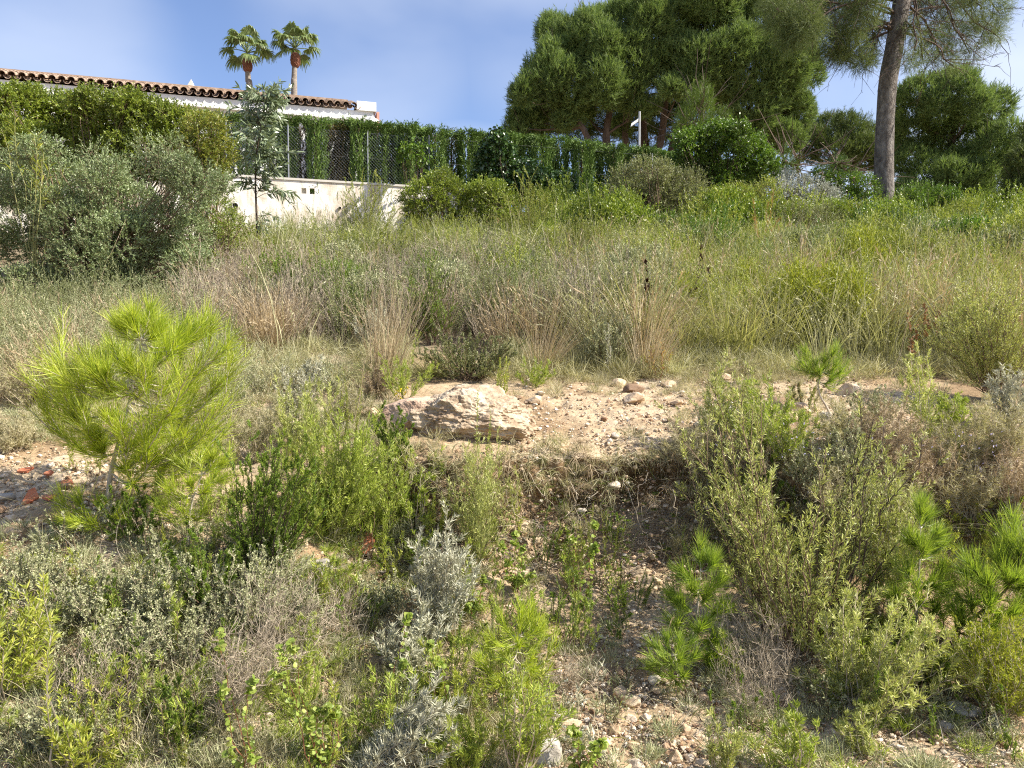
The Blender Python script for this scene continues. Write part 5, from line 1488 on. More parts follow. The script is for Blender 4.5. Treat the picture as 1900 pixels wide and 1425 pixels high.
# dead needles, twigs and leaf litter lying about
def litter(name, areas, L0, L1, W, mat, seed, flat=.25):
    rng = rng_(seed); pts = np.concatenate([scatter_px(rng, *a) for a in areas]); n = len(pts)
    D = nrm(rng.normal(size=(n, 3)) * np.array([1, 1, flat])); g = Geo()
    bend = rng.normal(size=(n, 3)) * .15
    Ln = rng.uniform(L0, L1, n)
    blades(g, rng, pts + np.array([0, 0, .006]) - D * Ln[:, None] * .3 * np.array([1, 1, 0]), D, Ln, W, bend, 3); stuff(name, g, mat)
litter('dry_litter', [(9000, -50, 1950, 820, 1450), (2500, 950, 1750, 700, 860), (5000, 0, 1950, 600, 760)], .02, .08, .0028, F_DRY, 21)
litter('grey_litter', [(5000, -50, 1950, 900, 1450), (2500, 300, 1050, 1000, 1450)], .03, .14, .0024, fol('grey_straw', [(.22, .19, .15), (.38, .34, .28)], .1, .7, .2, .1, 4), 22)
litter('dark_litter', [(6000, -50, 1950, 820, 1450), (3000, 700, 1350, 840, 1100)], .01, .04, .006, fol('dark_litter_leaf', [(.06, .04, .025), (.14, .09, .05)], .05, .8, .2, .1, 4), 23, .5)

# low ground cover: thin mat of tiny greenish and greyish plants over the whole near slope
def cover(name, areas, h, w, nb, W, mat, seed, s0=.6, s1=1.2):
    rng = rng_(seed)
    pr = []
    for i in range(5):
        g = Geo(); n = nb
        az = rng.uniform(0, 6.283, n); r_ = np.sqrt(rng.uniform(0, 1, n))
        B = np.stack([np.cos(az) * r_ * w * .35, np.sin(az) * r_ * w * .35, rng.uniform(0, .5, n) * h], 1)
        D = nrm(np.stack([np.cos(az) * r_, np.sin(az) * r_, rng.uniform(.3, 1.4, n)], 1) + rng.normal(size=(n, 3)) * .35)
        blades(g, rng, B, D, h * rng.uniform(.3, .8, n), W, rng.normal(size=(n, 3)) * .2, 2); pr.append(g)
    pts = np.concatenate([scatter_px(rng, *a) for a in areas])
    stuff(name, strew('a', pr, pts, rng, mat, s0, s1), mat)
cover('low_herbs', [(260, -50, 1000, 1000, 1450), (60, 1400, 1950, 1150, 1450), (110, 300, 750, 760, 1050), (60, 0, 700, 680, 780)], .07, .10, 90, .0028, F_ROSEB, 31)
cover('grey_herbs', [(420, -50, 800, 980, 1450), (150, 300, 740, 690, 840), (90, 0, 200, 640, 830), (60, 900, 1350, 1150, 1450), (100, 1300, 1950, 1200, 1450)], .07, .12, 110, .0026, F_GREY, 32)
cover('dry_herbs', [(260, 0, 1000, 1050, 1450), (60, 680, 1350, 800, 1000), (200, 1250, 1950, 720, 1050), (420, 0, 720, 640, 830), (110, 950, 1500, 690, 740)], .09, .12, 110, .0022, F_HAIR, 33)
cover('edge_grass', [(230, 900, 1950, 655, 712), (200, 0, 720, 600, 740)], .2, .22, 80, .004, F_DRYG, 34)
cover('edge_straw', [(150, 950, 1950, 650, 705), (120, 380, 760, 600, 720)], .26, .22, 70, .0036, F_PAMPAS, 35)
cover('moss', [(260, 760, 1330, 900, 1050)], .012, .05, 60, .003, F_HEATH, 36)

# tangled shoots, arcs of old straw and small rosemary shoots filling the near slope
def shoots(name, areas, seed, h, n, leafn, L, W, mat, s0=.6, s1=1.3, stems=None, **kw):
    rng = rng_(seed); pr = [stalk_geo(rng_(seed * 10 + i), h, h * .8, n, leafn, L, W, .7, .12, .0022, .1, .08, 'leaf', .04, kw.get('subn', 3), .45) for i in range(5)]
    pts = np.concatenate([scatter_px(rng, *a) for a in areas])
    stuff(name, strew('a', [a for a, b in pr], pts, rng_(seed), mat, s0, s1), mat)
    stuff(name.replace('shoots', 'stems'), strew('a', [b for a, b in pr], pts, rng_(seed), mat, s0, s1), stems or S_STEM)
shoots('rosemary_shoots', [(46, 300, 800, 860, 1150), (40, 0, 1000, 1150, 1440), (26, 1300, 1950, 900, 1300), (14, 850, 1150, 1000, 1250)], 61, .17, 5, 26, .024, .0036, F_ROSEB)
shoots('heath_shoots', [(40, 200, 900, 900, 1440), (22, 1250, 1950, 900, 1440), (16, 850, 1150, 950, 1250)], 62, .15, 4, 70, .013, .0032, F_HEATH, subn=2)
shoots('grey_shoots', [(46, -20, 760, 980, 1440), (40, 1300, 1950, 760, 1050), (20, 1100, 1900, 1250, 1440)], 63, .15, 6, 16, .010, .005, F_GREY)
shoots('yellow_shoots', [(22, 100, 1000, 850, 1440), (18, 1300, 1900, 800, 1200)], 64, .19, 4, 26, .022, .004, F_ROSEY)
def arcs(name, areas, seed, L0, L1, W, mat, bendz=-.35):
    rng = rng_(seed); pts = np.concatenate([scatter_px(rng, *a) for a in areas]); n = len(pts)
    D = nrm(rng.normal(size=(n, 3)) * np.array([.7, .5, .2]) + np.array([0, 0, .75])); g = Geo()
    bend = rng.normal(size=(n, 3)) * .25 + np.array([0, 0, bendz]); blades(g, rng, pts, D, rng.uniform(L0, L1, n), W, bend, 5); stuff(name, g, mat)
arcs('straw_arcs', [(900, -20, 1950, 860, 1450), (500, 0, 1000, 700, 950), (500, 1250, 1950, 720, 1000)], 71, .12, .34, .0024, F_HAIR)
arcs('grey_arcs', [(800, -20, 1950, 900, 1450), (500, 200, 900, 1000, 1300)], 72, .10, .30, .0026, fol('grey_straw', []) if 'grey_straw' in _mats else F_DRY)
arcs('green_arcs', [(600, -20, 1950, 860, 1450)], 73, .08, .22, .0028, F_ROSEB)

# ---------------------------------------------------------------- pine saplings
def pine(label, px, py, shoots, seed, mat, needle=.085, nw=.0018, nn=90, trunk_px=None, tr=.010, name='pine_sapling', ang=.48, tmat=None, base_dy=0.0, up=.15, t0=.15, group=None, side=3, sidel=.5, lift=0):
    """shoots: photo pixel tips (x, y, depth offset); branches leave the trunk and carry long needles"""
    rng = rng_(seed)
    b = G(px, py); b[1] += base_dy; Y = b[1]
    root = thing(name, label, 'pine sapling', b, group)
    tp_ = [P(x, y, Y + d) - b for (x, y, d) in trunk_px]
    tp_ = [np.array([0, 0, -.03])] + tp_
    g = Geo(); gl = Geo()
    tube_path(g, tp_, np.linspace(tr, tr * .3, len(tp_)), 8)
    tp_ = np.array(tp_)
    # dense polyline of the trunk
    tt = np.linspace(.25, 1, 60) * (len(tp_) - 1); i = np.minimum(tt.astype(int), len(tp_) - 2)
    line = tp_[i] + (tp_[i + 1] - tp_[i]) * (tt - i)[:, None]
    tips = np.array([P(x, y, Y + d) - b for (x, y, d) in shoots])
    st = []
    for t_ in tips:
        dd = np.linalg.norm(line - t_, axis=1) + np.maximum(0, line[:, 2] - t_[2] + .35 * np.linalg.norm((line - t_)[:, :2], axis=1)) * 3
        st.append(line[np.argmin(dd)])
    st = np.array(st); dv = tips - st; ln = np.linalg.norm(dv, axis=1)
    C = curves(rng, st, nrm(dv + 1e-6), ln, 9, 0, 0, .012)
    C[:, :, 2] -= (np.sin(np.linspace(0, math.pi, 9)) * up)[None] * ln[:, None]
    C += (tips - C[:, -1])[:, None] * np.linspace(0, 1, 9)[None, :, None]
    tubes(g, C, tr * .42, tr * .16, 5)
    all_ = [C]
    if side:
        T = rng.uniform(.35, .85, (len(C), side)); q_, td = samp(C, T)
        dd = spread(rng, td, .6, .15, .35).reshape(-1, 3)
        C2 = curves(rng, q_.reshape(-1, 3), dd, rng.uniform(.4, 1.1, len(dd)) * sidel * np.repeat(ln, side), 7, .08, .15, .015)
        tubes(g, C2, tr * .22, tr * .12, 4); all_.append(C2)
    for j, Cc in enumerate(all_):
        k = int(nn * 1.1) if j == 0 else int(nn * .55)
        N = len(Cc)
        T = t0 + (1 - t0) * (np.arange(k) + rng.uniform(0, .9, (N, k))) / k
        q_, td = samp(Cc, T); ld = spread(rng, td, ang, .2, .05).reshape(-1, 3)
        Ln_ = needle * rng.uniform(.7, 1.15, N * k) * (1 - .25 * (T.ravel() > .96))
        blades(gl, rng, q_.reshape(-1, 3), ld, Ln_, nw, rng.normal(size=ld.shape) * .08 + np.array([0, 0, .10]), 2)
    mobj('trunk', g, tmat or S_PSTEM, root); mobj('needles', gl, mat, root)
    return root
big = [(215, 600, 0), (250, 590, -.05), (278, 575, .05), (300, 605, 0), (330, 640, -.1), (350, 610, .1), (372, 605, 0), (395, 600, .05), (405, 650, -.1), (425, 640, .1), (440, 690, 0), (455, 720, .05), (430, 740, -.15),
       (75, 650, 0), (95, 640, .1), (60, 700, -.05), (110, 690, -.15), (140, 650, .1), (160, 680, -.2), (80, 740, .1), (120, 760, -.15), (185, 700, -.2), (235, 660, -.2), (270, 680, -.3), (310, 700, -.3), (350, 720, -.3), (390, 760, -.2), (420, 790, 0),
       (150, 790, -.2), (200, 770, -.3), (250, 780, -.35), (300, 790, -.3), (350, 800, -.2), (110, 800, 0), (180, 830, -.1), (240, 830, -.25), (290, 840, -.2), (400, 820, .1), (200, 640, .25), (300, 650, .3), (380, 690, .3), (130, 720, .3), (55, 760, 0), (460, 660, 0)]
pine('large bright yellow green pine sapling with a thin pale trunk at left', 203, 948, big, 701, F_SAP, .12, .0028, 100, [(203, 900, 0), (212, 850, 0), (232, 780, 0), (250, 700, 0), (262, 630, 0)], .016, side=4, sidel=.42, up=.22, t0=.12)
pine('low bright pine sprays at the foot of the pale trunk', 215, 985, [(100, 930, -.1), (140, 925, 0), (120, 960, -.1), (160, 965, -.15), (185, 940, -.05), (215, 955, -.1), (90, 965, 0), (240, 930, .1)], 702, F_SAP, .085, .0024, 80, [(200, 965, 0), (180, 950, 0)], .007, side=2)
pine('second bright pine sapling, lower and right of the pale trunk, with drooping sprays', 350, 1010, [(330, 860, 0), (370, 840, .1), (400, 850, 0), (430, 830, .1), (310, 910, -.1), (350, 900, -.1), (390, 900, -.1), (420, 880, 0), (300, 950, -.1), (340, 950, -.15), (380, 950, -.1), (290, 880, .1)], 703, F_SAP, .08, .0022, 80, [(350, 970, 0), (360, 920, 0), (375, 880, 0)], .008, side=2)
pine('bright pine seedling with upright tufts at bottom centre', 950, 1300, [(965, 1120, 0), (985, 1125, .05), (1000, 1150, 0), (930, 1150, 0), (905, 1175, -.05), (885, 1190, 0), (1015, 1180, .05), (1035, 1200, 0), (960, 1190, -.1), (935, 1215, -.1), (990, 1220, -.1), (890, 1230, -.1), (1020, 1240, -.05), (925, 1260, -.1), (970, 1265, -.1)], 704, F_SAP, .075, .0024, 80, [(950, 1270, 0), (955, 1230, 0), (965, 1180, 0)], .006, side=1, up=.25)
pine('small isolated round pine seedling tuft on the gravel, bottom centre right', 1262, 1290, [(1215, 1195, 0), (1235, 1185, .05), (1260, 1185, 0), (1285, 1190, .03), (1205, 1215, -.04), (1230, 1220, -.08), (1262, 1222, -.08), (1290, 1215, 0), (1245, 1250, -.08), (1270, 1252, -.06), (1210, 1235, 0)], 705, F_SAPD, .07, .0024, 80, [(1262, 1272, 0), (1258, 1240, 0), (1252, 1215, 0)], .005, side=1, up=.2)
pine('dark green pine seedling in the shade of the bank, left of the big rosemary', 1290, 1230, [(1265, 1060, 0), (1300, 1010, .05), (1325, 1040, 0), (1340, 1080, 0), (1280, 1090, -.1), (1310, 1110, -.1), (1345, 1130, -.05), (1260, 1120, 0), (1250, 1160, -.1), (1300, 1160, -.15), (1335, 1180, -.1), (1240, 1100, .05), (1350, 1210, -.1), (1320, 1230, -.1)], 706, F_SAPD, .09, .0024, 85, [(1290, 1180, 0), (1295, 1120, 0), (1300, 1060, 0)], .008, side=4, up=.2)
pine('upright pine sapling between the big rosemary and the dry bank, right', 1700, 1190, [(1705, 935, 0), (1722, 950, .05), (1740, 990, 0), (1750, 1010, .05), (1690, 1000, -.05), (1715, 1020, -.1), (1755, 1060, 0), (1680, 1060, -.1), (1730, 1080, -.1), (1700, 1100, -.15), (1770, 1090, 0), (1660, 1100, -.1), (1740, 1130, -.1), (1675, 1140, -.1)], 707, F_SAPD, .085, .0024, 90, [(1700, 1140, 0), (1705, 1060, 0), (1708, 980, 0)], .009, side=4, up=.2)
pine('large green pine sapling cut by the right edge, with a leaning brown trunk', 1730, 1215, [(1795, 1045, 0), (1810, 1060, -.05), (1850, 1030, 0), (1870, 1010, .05), (1900, 1000, 0), (1920, 1040, 0), (1830, 1080, -.1), (1870, 1075, -.1), (1905, 1085, -.1), (1800, 1110, -.1), (1840, 1130, -.15), (1880, 1140, -.15), (1920, 1130, -.1), (1820, 1170, -.15), (1860, 1185, -.15), (1900, 1190, -.15), (1780, 1140, -.1), (1940, 1080, 0), (1885, 965, .1)], 708, F_SAPD, .10, .0026, 95, [(1750, 1185, 0), (1800, 1150, 0), (1840, 1120, 0), (1880, 1080, 0)], .013, side=4, up=.15, tmat=S_STEM)
pine('lone small pine seedling with two round heads and a curved stem on the terrace', 1545, 770, [(1480, 660, 0), (1492, 652, .05), (1505, 660, 0), (1490, 675, -.05), (1545, 650, 0), (1560, 655, .05), (1572, 672, 0), (1550, 678, -.05), (1530, 665, 0), (1575, 690, 0), (1520, 690, -.05), (1545, 700, -.05)], 709, F_SAPD, .085, .003, 85, [(1532, 752, 0), (1522, 735, 0), (1518, 712, 0), (1525, 690, 0)], .010, side=1, up=.3)
# ---------------------------------------------------------------- near shrubs
KIND = {
 'rose':   dict(leafn=32, L=.030, W=.0044, subn=9, subl=.36, ang=.75, sr=.0035, mat=F_ROSE, smat=S_TWIG, cat='shrub', name='rosemary'),
 'heath':  dict(leafn=110, L=.015, W=.0036, subn=4, subl=.30, ang=.75, sr=.0028, mat=F_HEATH, smat=S_STEM, cat='shrub', name='heath'),
 'spike':  dict(leafn=130, L=.013, W=.0030, subn=0, subl=.3, ang=.8, sr=.0026, mat=F_HEATHY, smat=S_GSTEM, cat='shrub', name='heath'),
 'silver': dict(leafn=26, L=.034, W=.0056, subn=5, subl=.34, ang=.75, sr=.0025, mat=F_SILVER, smat=S_TWIG, cat='shrub', name='silver_shrub', mode='blade'),
 'thyme':  dict(leafn=22, L=.012, W=.006, subn=9, subl=.35, ang=.9, sr=.0022, mat=F_GREY, smat=S_TWIG, cat='shrub', name='thyme', wob=.05),
 'wisp':   dict(leafn=26, L=.026, W=.0034, subn=9, subl=.30, ang=.6, sr=.0024, mat=F_ROSEB, smat=S_GSTEM, cat='shrub', name='wispy_shrub'),
 'dry':    dict(leafn=24, L=.028, W=.0026, subn=9, subl=.36, ang=.9, sr=.0025, mat=F_HAIR, smat=S_TWIG, cat='shrub', name='dry_shrub', mode='blade', wob=.05),
 'twig':   dict(leafn=0, L=.01, W=.002, subn=7, subl=.45, ang=.9, sr=.0028, mat=None, smat=S_TWIG, cat='shrub', name='dead_shrub', wob=.06, tier2=(4, .07)),
 'round':  dict(leafn=26, L=.026, W=.020, subn=2, subl=.28, ang=1.1, sr=.0026, mat=F_RNDL, smat=S_RSTEM, cat='plant', name='round_leaf_plant', mode='broad'),
}
sd_ = [800]
def near(kind, label, px, py, hpx, wpx, n, lean=(0, 0), dY=0.0, **kw):
    k = dict(KIND[kind]); k.update(kw)
    b = G(px, py); b[1] += dY
    if dY: b[2] = float(H(b[0], b[1]))
    Y = b[1]; sd_[0] += 1
    h = M_(hpx, Y); w = M_(wpx, Y); ln = (M_(lean[0], Y), lean[1])
    if not k['leafn']: k['leafn'] = 0
    return stalk(k.pop('name'), label, k.pop('cat'), b, h, w, n, k.pop('leafn'), k.pop('L'), k.pop('W'), k.pop('mat'), k.pop('smat'), sd_[0], lean=ln, **k)

# the big rosemary of the right foreground
near('rose', 'huge open rosemary fanning up the bank in the right foreground', 1490, 1245, 330, 330, 30, (-20, .1), subn=11, subl=.26, leafn=30, sr=.005, smat=S_STEM, t0=.2)
near('rose', 'tall rosemary shoots leaning left in front of the bank hollow, rising above the terrace edge', 1440, 1190, 500, 200, 18, (-70, .25), subn=13, subl=.16, leafn=30, sr=.005, smat=S_STEM, mat=F_ROSE, t0=.2)
near('rose', 'long dark stemmed rosemary branches reaching up and right across the bank', 1500, 1215, 420, 170, 16, (190, .25), subn=14, subl=.18, leafn=28, sr=.006, smat=S_DSTEM, t0=.25)
near('rose', 'low spreading skirt of grey green rosemary at bottom right', 1590, 1330, 200, 300, 38, (40, 0), subn=10, subl=.3, leafn=32, t0=.15)
near('rose', 'rosemary shoot hanging down and left near the bottom right stones', 1600, 1310, 60, 160, 8, (-60, -.1), subn=6)
near('rose', 'tall flowering rosemary tip, left one of the pair above the terrace edge', 1345, 850, 190, 46, 7, (0, .1), subn=12, subl=.22, leafn=30)
near('rose', 'tall flowering rosemary tip, right one of the pair above the terrace edge', 1385, 850, 180, 44, 6, (0, .1), subn=12, subl=.22, leafn=30)
near('rose', 'pale rosemary plume standing over the dry shrubs near the right edge of the terrace', 1722, 850, 190, 60, 8, (0, .1), subn=12, subl=.22, leafn=30)
near('rose', 'yellow green rosemary bush on the bank top behind the tall shoots', 1440, 870, 130, 170, 30, (0, 0), mat=F_ROSEB, subn=9)
near('heath', 'dark heath in the shade of the rosemary fan, on the bank foot', 1400, 1010, 130, 90, 18, (0, 0), subn=5)
near('rose', 'grey green rosemary just left of the right edge saplings', 1640, 1150, 240, 140, 22, (20, .1), subn=11, subl=.24)
near('rose', 'yellowish drooping rosemary in the bottom right corner', 1850, 1330, 170, 190, 44, (0, 0), mat=F_HEATHY, subn=8, leafn=34, L=.02)
near('heath', 'dark feathery heath right of the grey skirt of rosemary, bottom right', 1700, 1290, 110, 90, 20, (0, 0))
near('rose', 'young upright rosemary shoots at the bottom edge, right of centre', 1478, 1440, 110, 60, 9, (0, 0), mat=F_ROSEB, subn=5, subl=.3)
near('rose', 'thin young rosemary at the bottom edge left of the upright shoots', 1335, 1440, 110, 60, 7, (0, 0), subn=5, mat=F_ROSE)
near('rose', 'sprawling rosemary seedling at the bottom edge below the drooping shoot', 1600, 1400, 70, 110, 10, (0, 0), subn=4)
near('silver', 'tiny silver rosette beside the upright rosemary shoots', 1475, 1355, 24, 34, 12, (0, 0), subn=0, leafn=16, t0=.3)
near('silver', 'spidery silver sprig at the bottom right corner', 1850, 1370, 34, 40, 8, (0, 0), subn=0, leafn=16, t0=.3)
near('twig', 'pale dead rosemary twigs under the big rosemary', 1420, 1260, 110, 200, 26, (-20, -.1), smat=S_TWIG)
near('twig', 'fine grey twigs spreading over the gravel left of the low skirt', 1390, 1330, 80, 140, 20, (0, 0))

# dry shrubs over the right bank top
DS = [(1290, 880, 90, 110, 'dry', 'pale dry shrub spilling over the bank hollow, left of the tall shoots'), (1560, 830, 70, 110, 'dry', 'fine dry shrub just right of the terrace rosemary'),
      (1640, 870, 110, 130, 'dry', 'grey dry shrub below the greyish stone at the right of the terrace'), (1700, 930, 110, 130, 'dry', 'brownish dry shrub behind the upright pine sapling'),
      (1780, 880, 120, 130, 'dry', 'feathery dry shrub at the right behind the saplings'), (1860, 860, 110, 120, 'dry', 'dry shrub near the right edge above the large sapling'),
      (1800, 960, 110, 140, 'dry', 'tangled dry shrub with violet flowers above the large sapling'), (1880, 960, 120, 120, 'dry', 'tangled dry shrub cut by the right edge'),
      (1620, 790, 60, 100, 'thyme', 'small grey leaved shrub beside the lone pine seedling'), (1580, 900, 100, 110, 'thyme', 'grey thyme like shrub behind the long dark stems'),
      (1330, 800, 50, 90, 'thyme', 'low grey cushion shrub on the terrace edge'), (1740, 800, 70, 110, 'wisp', 'soft yellowish dome shaped shrub at the right end of the terrace'),
      (1870, 800, 100, 80, 'silver', 'silver grey twiggy shrub at the right edge of the terrace'), (1660, 1010, 110, 130, 'dry', 'dim dry shrub in the gap behind the saplings'),
      (1560, 1000, 110, 110, 'dry', 'dim dry shrub in the gap behind the rosemary fan'), (1900, 1040, 90, 110, 'thyme', 'grey shrub low on the bank at the right edge'), (1400, 900, 90, 110, 'dry', 'dry tangle under the tall rosemary tips'), (1490, 920, 90, 120, 'thyme', 'grey tangle between the tall shoots and the dark stems')]
for (px, py, h_, w_, k_, lab) in DS:
    mt = {'dry': [F_HAIR, F_DRYG, F_DRY][px % 3]}.get(k_)
    kw = dict(mat=mt) if mt else {}
    near(k_, lab, px, py, h_, w_, 26, (0, 0), **kw)
def specks(name_, label, px, py, spreadx, spready, n, mat, size, seed, hz=.25, cat='flowers'):
    rng = rng_(seed); b = G(px, py); Y = b[1]
    g = Geo(); c = np.stack([rng.normal(size=n) * M_(spreadx, Y) * .5, rng.normal(size=n) * .12, rng.uniform(.3, 1, n) * hz], 1)
    for j in range(4):
        leafs(g, rng, c, nrm(rng.normal(size=(n, 3)) + np.array([0, -.5, .5])), size, size * .6)
    o = mobj(name_, g, mat); o.location = [float(a) for a in b]; o['kind'] = 'stuff'
specks('violet_flowers', '', 1500, 900, 170, 0, 45, F_LILAC, .009, 1, .34)
specks('violet_flowers', '', 1790, 920, 190, 0, 75, F_LILAC, .009, 2, .36)
specks('violet_flowers', '', 1350, 870, 70, 0, 22, F_LILAC, .009, 3, .3)

# terrace seedlings
near('spike', 'reddish yellow seedling at the back of the terrace', 1222, 705, 72, 50, 7, (0, 0), mat=F_REDL, L=.045, W=.012, leafn=14, smat=S_RSTEM, t0=.3)
near('spike', 'small green seedling left of the reddish yellow one', 1190, 702, 34, 40, 7, (0, 0), mat=F_ROSEB, L=.04, W=.008, leafn=12)
near('silver', 'upright silver spike at the back of the terrace', 1138, 704, 120, 20, 2, (0, 0), subn=0, leafn=60, L=.03, W=.006)
near('spike', 'yellow green spiky heath sprouts just right of the boulder top', 925, 745, 70, 50, 7, (0, 0), L=.02, W=.004, mat=F_ROSEY)
near('wisp', 'wispy green herbs between the boulder and the bare terrace', 985, 720, 50, 80, 10, (0, 0))
near('wisp', 'dry yellowish herb at the back of the terrace, right of centre', 1370, 712, 60, 60, 7, (0, 0), mat=F_HAIR)
near('heath', 'dark little bush at the terrace edge under the lone pine seedling', 1490, 755, 50, 60, 10, (0, 0), mat=F_DRYG)
near('spike', 'yellow green shoot left of the lone pine seedling stem', 1510, 790, 80, 16, 2, (0, 0))

# around the boulder
near('heath', 'dark green heath with bright tips at the left tip of the boulder', 735, 870, 95, 95, 18, (-15, 0), mat=F_HEATH)
near('spike', 'bright yellow green sprig hanging below the left tip of the boulder', 740, 900, 75, 50, 9, (0, 0), mat=F_ROSEY, L=.02, W=.004)
near('wisp', 'gorse like sprigs with small yellow flowers behind the left of the boulder', 745, 745, 95, 110, 12, (10, 0), mat=F_ROSEB, leafn=30)
specks('yellow_flowers', '', 748, 745, 16, 0, 12, F_YEL, .016, 5, .1)
near('spike', 'tall single green shoot in front of the boulder', 880, 910, 200, 16, 2, (8, 0), mat=F_ROSEB, L=.02, W=.004, leafn=110)
near('wisp', 'tall pale wispy shrub in front of the bank, centre', 880, 1060, 230, 120, 20, (20, 0), mat=F_ROSE, leafn=28, subn=11)
near('spike', 'orange yellow sprig at the foot of the bank left of the wispy shrub', 810, 1000, 80, 60, 9, (0, 0), mat=F_ROSEY, L=.018, W=.004)
near('rose', 'small leafy rosemary left of the orange yellow sprig', 770, 990, 80, 80, 12, (0, 0), mat=F_ROSEB, L=.03, W=.005, subn=4)
HB = [(800, 870), (850, 880), (930, 880), (980, 850), (1030, 840), (1090, 845), (1150, 860), (1210, 850), (1260, 870), (900, 920), (1000, 900), (1060, 900), (760, 860), (1120, 915), (1230, 930), (960, 940), (860, 940)]
for i, (px, py) in enumerate(HB):
    b = G(px, py); rng = rng_(880 + i)
    root_b = b + np.array([0, -.02, 0]); g = Geo(); n = 230
    cs = rng.normal(size=(16, 3)) * np.array([.07, .02, .05]) + np.array([0, -.03, .02])
    B = np.repeat(cs, n // 16, 0); m = len(B)
    D = nrm(rng.normal(size=(m, 3)) + np.array([0, -.5, .1])); bend = np.zeros((m, 3)); bend[:, 2] = -.45
    blades(g, rng, B, D, rng.uniform(.03, .10, m), .0026, bend + rng.normal(size=(m, 3)) * .2, 3)
    o = mobj('dry_tuft', g, [F_HAIR, F_DRYG, F_DRY][i % 3]); o.location = [float(a) for a in root_b]
    tag(o, ['leftmost hanging dry tuft on the bank lip, under the left tip of the boulder', 'hanging dry tuft on the bank lip under the dark gap left of the boulder front', 'hanging dry tuft directly under the front of the boulder', 'hanging dry tuft under the right end of the boulder', 'hanging dry tuft on the bank lip just right of the boulder', 'hanging dry tuft on the bank lip at the start of the bare terrace', 'hanging dry tuft on the lip above the deepest part of the bank hollow', 'hanging dry tuft on the lip at the right of the bank hollow', 'hanging dry tuft on the lip touching the big rosemary',
 'dry tuft clinging to the bank face behind the tall wispy shrub', 'dry tuft on the bank face beneath the right end of the boulder', 'dry tuft on the bank face, left edge of the hollow', 'dry tuft farthest left on the bank face, by the heath with bright tips', 'dry tuft in the middle of the bank hollow', 'dry tuft lowest right in the bank hollow near the rosemary fan', 'lowest dry tuft on the bank face, centre', 'lowest dry tuft on the bank face, left of centre'][i], 'grass tuft', 'dry tufts hanging on the bank')
# roots
rng = rng_(899); g = Geo(); st = np.array([P(x, y, 4.25) for x, y in ((1195, 870), (1150, 880), (1080, 890), (1010, 860), (1105, 905), (1240, 900), (940, 900), (870, 915), (980, 870), (1060, 880))])
r_ = thing('roots', 'thin pale roots dangling down the shaded face of the bank', 'roots', G(1150, 900)); 
C = curves(rng, st - np.array(r_.location) + np.array([0, -.12, 0]), nrm(rng.normal(size=(10, 3)) * np.array([.5, .2, .1]) + np.array([0, -.1, -1])), rng.uniform(.15, .38, 10), 10, .2, 0, .05); tubes(g, C, .0022, .001, 4)
mobj('root_strands', g, S_TWIG, r_)

# left foreground
near('heath', 'large dark green heath with a leaning woody stem right of the bright sapling', 470, 1085, 250, 190, 34, (40, .05), subn=8, subl=.24, smat=S_DSTEM, sr=.004)
near('heath', 'heath sprigs at the foot of the bright sapling', 245, 1010, 110, 100, 14, (0, 0), mat=F_HEATH)
near('heath', 'low dark heath in front of the grey thyme, left of centre', 400, 1130, 120, 160, 20, (0, 0))
near('wisp', 'big light green rosemary with fine leaves left of the boulder', 610, 1020, 230, 190, 46, (0, 0), mat=F_ROSEB, leafn=34, W=.004, subn=11)
near('wisp', 'upright light green rosemary shoots above the big fine leaved one', 560, 860, 160, 120, 14, (10, .1), mat=F_ROSE, leafn=34)
near('spike', 'yellow green heath spikes left of the boulder', 650, 850, 150, 90, 9, (0, 0), mat=F_HEATHY)
near('wisp', 'bright green fine rosemary patch in front of the bank, left of centre', 700, 1010, 150, 120, 22, (0, 0), mat=F_ROSEB)
near('thyme', 'pale silvery shrub behind the boulder tip on the left', 560, 760, 70, 90, 20, (0, 0), mat=F_SILVER)
for (px, py, h_, w_, k_, mt, t_) in ((330, 800, 90, 110, 'dry', F_DRYG, 'right behind the bright sapling'), (470, 860, 110, 110, 'dry', F_HAIR, 'between the bright sapling and the light rosemary'), (430, 780, 80, 110, 'thyme', F_GREY, 'a little behind the bright sapling'),
        (650, 790, 60, 90, 'dry', F_HAIR, 'just left of the boulder'), (540, 830, 80, 100, 'thyme', F_GREY, 'left of the yellow green heath spikes'), (60, 760, 100, 130, 'dry', F_DRYG, 'at the left edge behind the bright sapling'), (150, 740, 80, 110, 'thyme', F_GREY, 'left, half hidden by the bright sapling'), (20, 840, 60, 90, 'dry', F_HAIR, 'at the left edge above the tile fragments'), (270, 740, 90, 120, 'thyme', F_GREY, 'straight behind the crown of the bright sapling'), (700, 740, 50, 80, 'dry', F_DRY, 'at the foot of the tall golden grass')):
    near(k_, 'low dry looking shrub ' + t_, px, py, h_, w_, 26, (0, 0), mat=mt)
near('thyme', 'grey thyme shrub left of the tall golden grass', 610, 740, 60, 100, 20, (0, 0))
near('thyme', 'dark grey low shrub behind the bright sapling', 500, 740, 80, 110, 20, (0, 0), mat=F_GREY)
near('silver', 'small silver plant at the foot of the tall golden grass', 585, 725, 50, 60, 14, (0, 0))
TH = [(70, 1110, 90, 180), (170, 1160, 110, 190), (300, 1150, 120, 170), (330, 1235, 120, 190), (450, 1170, 120, 170), (500, 1100, 90, 120), (220, 1260, 110, 170), (60, 1230, 100, 140), (540, 1190, 90, 130), (700, 1140, 60, 110), (120, 1400, 80, 140)]
wh = ['at the left edge below the bare slope', 'left of the dark heath under the sapling', 'in the middle of the left grey patch', 'in front of the left grey patch', 'below the leaning woody stem', 'right beside the large dark heath', 'behind the tall yellow green rosemary stalk', 'behind the yellow rosemary at the left edge', 'at the right end of the left grey patch', 'thin and low, left of the silver shrub', 'low in the bottom left corner']
